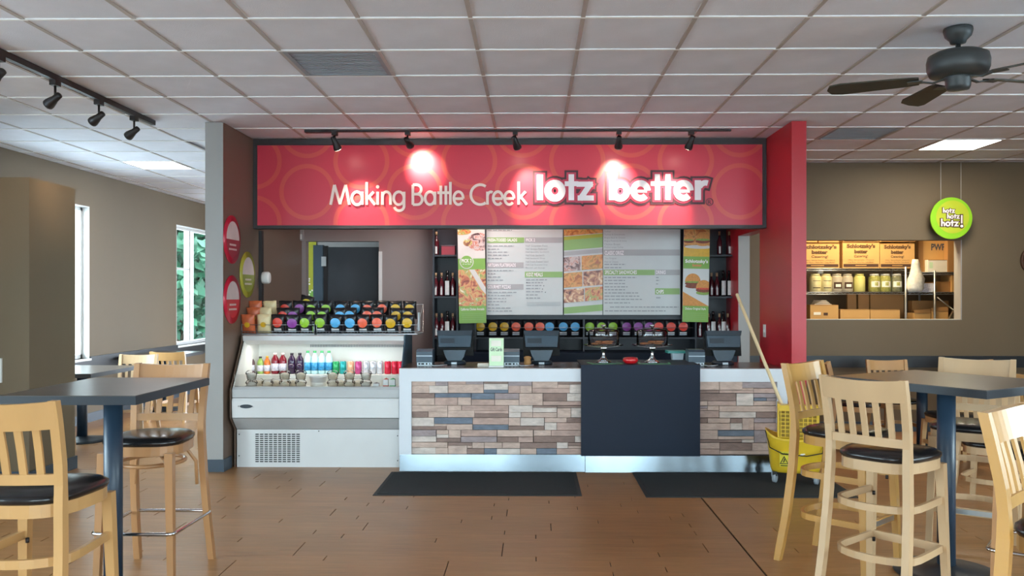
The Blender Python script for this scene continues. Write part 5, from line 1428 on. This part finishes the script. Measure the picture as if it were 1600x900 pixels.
mp = thing('mop', 'long pale wooden mop handle leaning from the bucket onto the counter', 'mop', a)
d = b_ - a
MB().tube([(0, 0, 0), d * 0.5, d * 0.995, d], [0.0145, 0.0145, 0.0145, 0.008], 10, 'stick').build('handle', mp)
dn = d.normalized()
MB().tube([-dn * 0.0, -dn * 0.06, -dn * 0.13], [0.018, 0.035, 0.045], 10, 'paper').build('mop_head', mp)

# ------------------------------------------------------------------ hanging round sign, wall ring
YH = 9.60
c = P(1486, 341, YH); r = 32.3 / F * YH
hs = thing('hanging_sign', 'round lime green sign hung by two wires before the storage opening', 'hanging sign', (c.x, YH, c.z))
RX = Matrix.Rotation(PI / 2, 4, 'X')
MB().lathe([(r, -0.008), (r, 0.008)], 48, 'lime', RX, smooth=False).build('disc', hs)
MB().lathe([(r * .79, 0.009), (r * .79, 0.0105)], 44, 'lime_in', Matrix.Translation((r * .06, 0, r * .06)) @ RX, smooth=False).build('inner_disc', hs)
for px in (1470, 1501.5): MB().tube([(PX(px, YH) - c.x, 0, r * .85), (PX(px, YH) - c.x, 0, CEIL - c.z)], 0.0022, 5, 'white_trim').build('wire', hs)
u = YH / F
def q(px, py): return (px - 1486) * u, (341 - py) * u
HZ = {'h': (.62, [[(.12, .1), (.12, 1.0)], [(.12, .42), (.3, .56), (.46, .48), (.5, .1)]]), 'o': (.72, [arc(.36, .34, .25, .25, 0, 360, 18)]),
      't': (.5, [[(.25, .1), (.25, .82)], [(.08, .56), (.42, .56)]]), 'z': (.62, [[(.1, .58), (.5, .58), (.14, .1), (.54, .1)]]), '!': (.3, [[(.15, .42), (.15, 1.0)], arc(.15, .14, .06, .06, 0, 360, 12)])}
for nm, hw_, m, dd in (('word_outline', .27, 'card_ink', 0.0125), ('word_letters', .11, 'logo_white', 0.019)):
    for s_, x0, x1, y0, y1 in (('hotz', 1472, 1490.5, 325.2, 333), ('hotz', 1478.5, 1498, 334, 342), ('hotz', 1469, 1496.5, 342.5, 354), ('!', 1498.5, 1504, 337.5, 356)):
        mb = MB(); H_ = (y1 - y0) * u; W_ = sum(HZ[ch][0] for ch in s_); sx_ = (x1 - x0) * u / W_; x_ = 0
        o0 = q(x0, y1)
        for ch in s_:
            for st in HZ[ch][1]: stroke(mb, [(o0[0] + (x_ + p_[0]) * sx_, o0[1] + p_[1] * H_) for p_ in st], hw_ * min(H_, 11.5 * u) * .82, -dd, -dd + .004, m, ext=hw_ * H_ * .55)
            x_ += HZ[ch][0]
        mb.build(nm, hs)
cc = P(1619, 407, YR - 0.02); 
wc = thing('wall_clock', 'round dark framed wall piece at the right edge', 'wall piece', (cc.x, YR - 0.001, cc.z))
MB().lathe([(0.17, 0), (0.17, 0.035), (0.145, 0.035), (0.145, 0.002)], 40, 'card_ink', RX).build('frame', wc)
MB().lathe([(0.144, 0.004), (0.144, 0.012)], 40, 'disc_pale', RX).build('face', wc)
MB().tube([(0.132 * math.cos(k * PI / 20), -0.012, 0.132 * math.sin(k * PI / 20)) for k in range(40)], 0.01, 6, 'tomato', close=True).build('red_band', wc)

# ------------------------------------------------------------------ storage shelving behind the opening
YA = 10.75
def Z(py): return PZ(py, YA, 1380)
def wire_shelf(x0, x1, zs_, posts, label):
    t = thing('wire_shelf', label, 'wire shelving', ((x0 + x1) / 2, YA, 0)); cx_ = (x0 + x1) / 2
    for z in zs_:
        s = MB()
        for zz in (z - 0.004, z - 0.03): s.tube([(x0 - cx_, 0, zz), (x1 - cx_, 0, zz)], 0.0035, 6, 'wire').tube([(x0 - cx_, .42, zz), (x1 - cx_, .42, zz)], 0.0035, 6, 'wire')
        n = int((x1 - x0) / 0.045)
        pts = [(x0 - cx_ + (x1 - x0) * i / n, 0, z - (0.006 if i % 2 else 0.028)) for i in range(n + 1)]
        s.tube(pts, 0.002, 4, 'wire')
        for i in range(int((x1 - x0) / 0.03)): s.box(x0 - cx_ + i * .03, x0 - cx_ + i * .03 + .003, 0, .42, z - .004, z - .001, 'wire')
        s.build('wire_tier', t)
    for x in posts:
        for y in (0.0, 0.42): MB().lathe([(0.0135, 0), (0.0135, zs_[0] + 0.015), (0.006, zs_[0] + 0.018)], 12, 'wire', Matrix.Translation((x - cx_, y, 0))).build('post', t)
xs0, xs1 = 2.75, PX(1417, YA)
Z1, Z2, Z3 = Z(419), Z(456), Z(520)
wire_shelf(xs0, xs1, [Z1, Z2, Z3], (xs0 + .02, xs1 - .014), 'chrome wire shelving with jars seen through the wall opening')
xr0, xr1 = PX(1419, YA) + .005, 5.55
Z1r = Z(425)
wire_shelf(xr0, xr1, [Z1r, Z2, Z3], (PX(1460.5, YA), xr1 - .02), 'right hand chrome wire shelving seen through the wall opening')
def carton_box(pxa, pxb, pya, zb, depth, mt, label, y=None, text=None, rz=0):
    y = YA + 0.02 if y is None else y
    x0, x1 = PX(pxa, y), PX(pxb, y); h = PZ(pya, y, 1380) - zb
    t = thing('cardboard_box', label, 'cardboard box', ((x0 + x1) / 2, y, zb + 0.001), rz); hw_ = (x1 - x0) / 2
    bd_ = MB().box(-hw_, hw_, 0, depth, 0, h, mt).build('carton', t)
    MB().box(-hw_ + .002, hw_ - .002, -0.0015, 0, h - 0.006, h, 'cardboard_dk').box(-hw_, hw_, depth * .49, depth * .51, h, h + .0012, 'cardboard_dk').build('flap_seam', bd_)
    return t, hw_, h
cat_boxes = ((1243, 1311.5, 380.5, 'left'), (1316.5, 1374, 379, 'middle'), (1375, 1429, 380.5, 'right'))
for a, b, c_, w_ in cat_boxes:
    t, hw_, h = carton_box(a, b, c_, Z1, 0.38, 'cardboard', '%s catering carton on the top wire shelf' % w_)
    mb = MB(); o_ = (PX(1250, YA) - PX(1243, YA)) / 2 if w_ == 'left' else 0
    text_on(mb, "Schlotzsky's", -hw_ * .78 + o_, hw_ * .78 + o_, h * .74, h * .95, -0.002, 'card_ink_soft', 0.07)
    text_on(mb, "Schlotzsky's", -hw_ * .74 + o_, hw_ * .74 + o_, h * .755, h * .935, -0.0028, 'card_ink', 0.0)
    text_on(mb, 'better', -hw_ * .37 + o_, hw_ * .37 + o_, h * .57, h * .73, -0.002, 'card_ink_soft', 0.08); text_on(mb, 'better', -hw_ * .34 + o_, hw_ * .34 + o_, h * .585, h * .715, -0.0028, 'card_ink', 0.0)
    text_on(mb, 'Catering!', -hw_ * .38 + o_, hw_ * .38 + o_, h * .39, h * .52, -0.002, 'card_ink', 0.01)
    text_on(mb, 'Office - Special Events - Weekends', -hw_ * .7 + o_, hw_ * .7 + o_, h * .295, h * .345, -0.002, 'card_ink', 0.0); text_on(mb, 'Lotz More - Have Fun - Lotz Better', -hw_ * .7 + o_, hw_ * .7 + o_, h * .21, h * .26, -0.002, 'card_ink', 0.0)
    mb.build('printed_logo', t)
    MB().box(-hw_ * .95, hw_ * .95, -0.0025, 0, h * .05, h * .165, 'card_ink').build('printed_band', t)
    MB().box(-hw_ * .3, hw_ * .3, -0.0035, -0.0025, h * .09, h * .12, 'cardboard').build('band_print', t)
ztop = Z(379.2)
for a, b, w_ in ((1317.5, 1373, 'middle'), (1375.5, 1430, 'right')):
    t, hw_, h = carton_box(a, b, 345, ztop + .012, 0.38, 'cardboard', 'carton stacked on the %s catering carton' % w_)
    MB().box(-hw_ * .95, hw_ * .95, -0.0025, 0, h * .03, h * .1, 'card_ink').build('printed_band', t)
carton_box(1245, 1277, 345, Z(379.5) + .008, 0.3, 'cardboard', 'plain carton stacked on the left catering carton'); carton_box(1279, 1311, 345, Z(379.5) + .008, 0.3, 'cardboard_dk', 'plain carton stacked at the right of the left catering carton', y=YA + .06)
t, hw_, h = carton_box(1435, 1488, 350, Z1r, 0.26, 'cardboard', 'tall carton marked PWP on the right shelf', y=YA + .12)
mb = MB(); text_on(mb, 'PWP', -hw_ * .25, hw_ * .58, h * .45, h * .59, -0.002, 'card_blue', 0.03); mb.build('lettering', t); MB().box(-hw_, -hw_ + .06, -.002, 0, 0, h, 'cardboard_dk').build('side_tape', t)
t, hw_, h = carton_box(1450, 1480, 406, Z1r, 0.09, 'paper', 'white carton in front of the PWP carton', y=YA + .02)
t2 = MB().box(-hw_ * .85, -hw_ * .5, -.001, 0, h * .3, h * .8, 'card_green').build('label_patch', t)
carton_box(1481, 1493, 365, Z1r, 0.1, 'cardboard_dk', 'narrow carton with taped labels beside the PWP carton', y=YA + .01)
carton_box(1433, 1462, 442, Z2, 0.3, 'label_pale', 'grey white flat carton on the right middle shelf'); carton_box(1463, 1486, 440, Z2, 0.3, 'cardboard_dk', 'brown open carton on the right middle shelf', y=YA + .05); carton_box(1487, 1500, 430, Z2, 0.3, 'cardboard', 'tan carton at the right end of the middle shelf')
t, hw_, h = carton_box(1266, 1310, 476.5, Z3, 0.3, 'cardboard', 'open carton with hand hole on the lower left shelf', y=YA + .0)
MB().box(-hw_ * .05, hw_ * .25, -.002, 0, h * .62, h * .72, 'card_ink').build('hand_hole', t); MB().box(-hw_ * .75, -hw_ * .25, -.003, 0, h * .64, h * .74, 'paper').box(-hw_ * .18, hw_ * .35, -.003, 0, h * .3, h * .48, 'paper').build('paper_labels', t)
carton_box(1313, 1359, 483.5, Z3, 0.3, 'cardboard', 'plain tan carton in the middle of the lower shelf'); carton_box(1360, 1406, 484, Z3, 0.3, 'cardboard', 'plain tan carton right of the middle lower carton')
carton_box(1324, 1338, 459, Z3, 0.04, 'cardboard_dk', 'flattened carton standing behind the middle lower carton', y=YA + .34); carton_box(1341, 1358, 459, Z3, 0.04, 'cardboard_dk', 'second flattened carton standing behind the lower cartons', y=YA + .34); carton_box(1360, 1412, 459, Z3, 0.04, 'cardboard_dk', 'wide flattened carton behind the right lower carton', y=YA + .34)
carton_box(1425, 1482, 470, Z3, 0.12, 'cardboard_dk', 'open brown carton at the back of the lower right shelf', y=YA + .28)
for a, b, z_, lb, rz_ in ((1428, 1455, 489, 'open carton with raised flaps at the lower right, left one', .1), (1456, 1481, 486, 'open carton with raised flaps at the lower right, right one', -.08)):
    t, hw_, h = carton_box(a, b, z_, Z3, 0.24, 'cardboard', lb, y=YA + .02, rz=rz_)
    MB().prism([(-hw_, h), (hw_, h), (hw_ * .9, h + .05), (-hw_ * 1.1, h + .035)], -.006, -.001, 'cardboard_dk', axis='y').build('open_flap', t)
    MB().box(-hw_ + .01, hw_ - .01, .01, .22, h + .001, h + .003, 'card_ink').build('dark_inside', t)
# jars
mat('jar_cream', '#e6d8a0', 0.4, var=0.08, scale=20); mat('jar_grey', '#c2b59c', 0.4, var=0.05); mat('jar_yellow', '#dbd27c', 0.4, var=0.08); mat('jar_olive', '#a8a458', 0.3, var=0.3, scale=50); mat('jar_dark', '#7d7c5e', 0.3, var=0.3, scale=50)
def jar(px, m, kind, label, wide=1.0):
    r = 0.072 * wide
    t = thing('food_jar', label, 'jar', (PX(px, YA + .1), YA + .1, Z2 + 0.001), group='large jars on the wire shelf')
    MB().lathe([(r * .9, 0), (r, .012), (r, .165), (r * .92, .19), (r * .72, .205)], 20, m).build('jar_body', t)
    MB().lathe([(r * .78, .2), (r * .78, .222), (r * .7, .224)], 20, m if kind != 'white' else 'paper').build('lid', t)
    def patch(w_, a, b, mm, nm, rr=1.012):
        return MB().add([(r * rr * math.sin(x), -r * rr * math.cos(x), z) for x in [-w_ + 2 * w_ * i / 6 for i in range(7)] for z in (a, b)], [(2 * i, 2 * i + 2, 2 * i + 3, 2 * i + 1) for i in range(6)], mm).build(nm, t)
    if kind == 'lines': patch(.7, .135, .14, 'card_ink', 'print_line'); patch(.7, .045, .055, 'card_ink', 'print_line')
    if kind == 'dark': patch(.75, .04, .12, 'card_ink', 'dark_label'); patch(.45, .06, .095, 'paper', 'label_centre', 1.02)
    if kind == 'white': patch(.85, .06, .13, 'paper', 'white_label'); patch(.3, .075, .12, 'jar_olive', 'label_picture', 1.02)
for px, m, kd, lb in ((1274, 'jar_cream', 'lines', 'cream jar with printed lines, leftmost on the wire shelf'), (1290.5, 'jar_cream', 'lines', 'cream jar with printed lines, second on the wire shelf'),
                      (1307, 'jar_grey', 'dark', 'grey beige jar with dark label, left of two'), (1323.5, 'jar_grey', 'dark', 'grey beige jar with dark label, right of two'), (1342.5, 'jar_yellow', 'none', 'plain pale yellow jar without a label'),
                      (1366, 'jar_olive', 'white', 'olive jar with white label beside the plain yellow jar'), (1382.5, 'jar_olive', 'white', 'olive jar with white label, middle of the last three'), (1400, 'jar_dark', 'white', 'darker grey green jar next to the chrome post')): jar(px, m, kd, lb)
# plastic bag and odds on the shelves
pbg = thing('plastic_bag', 'crumpled translucent plastic bag hanging beside the chrome post', 'plastic bag', (PX(1431, YA - .02), YA - .03, Z2 + .003))
mat('bag_film', '#ddd8cc', 0.3, var=0.15, scale=25, bump=0.6, bscale=18)
rnd = random.Random(3); vs = []; fs = []; n = 12; prof = [(.09, 0), (.11, .04), (.1, .1), (.105, .16), (.075, .22), (.06, .28), (.05, .34), (.035, .4)]
for r_, z in prof:
    for i in range(n): a = 2 * PI * i / n; k = r_ * rnd.uniform(.8, 1.12); vs.append((k * math.cos(a) + (z - .1) * .02 - abs(z - .2) * .1, .6 * k * math.sin(a), z))
for j in range(len(prof) - 1):
    for i in range(n): i2 = (i + 1) % n; fs.append((j * n + i, j * n + i2, (j + 1) * n + i2, (j + 1) * n + i))
fs += [tuple(reversed(range(n))), tuple(range((len(prof) - 1) * n, len(prof) * n))]
MB().add(vs, fs, 'bag_film', smooth=True).build('film', pbg)
sr = thing('paper_roll', 'white roll lying on the left jars', 'roll', (PX(1281, YA + .12), YA + .12, Z2 + .226))
MB().lathe([(.024, -.035), (.03, -.034), (.03, .034), (.024, .035)], 14, 'paper', Matrix.Translation((0, 0, .03)) @ Matrix.Rotation(PI / 2, 4, 'Y')).build('roll', sr); MB().lathe([(.011, .0352), (.011, .037)], 12, 'card_ink', Matrix.Translation((0, 0, .03)) @ Matrix.Rotation(PI / 2, 4, 'Y')).build('core', sr)
wp = thing('white_wrapping', 'heap of white papers on top of the open lower carton', 'papers', (PX(1283, YA + .15), YA + .12, Z(476.5) + .003))
for k in range(5): MB().box(-.11 + k * .012, .1 - k * .02, -.06, .08, k * .012, k * .012 + .006, 'paper', Matrix.Rotation(.1 * k, 4, 'Z')).build('sheet', wp)
fd = thing('folding_stand', 'grey metal folding stand leaning at the lower right of the opening', 'stand', (PX(1484, YA - .1), YA - .1, Z(505)))
MB().tube([(-.15, 0, .32), (.05, 0, .16)], .008, 8, 'steel_brushed').build('rod', fd); MB().box(-.04, .08, -.02, .02, .05, .2, 'steel_brushed', Matrix.Rotation(.5, 4, 'Y')).build('bracket', fd); MB().box(-.05, .08, -.03, .03, -.12, .02, 'paper', Matrix.Rotation(-.2, 4, 'Y')).build('base', fd)
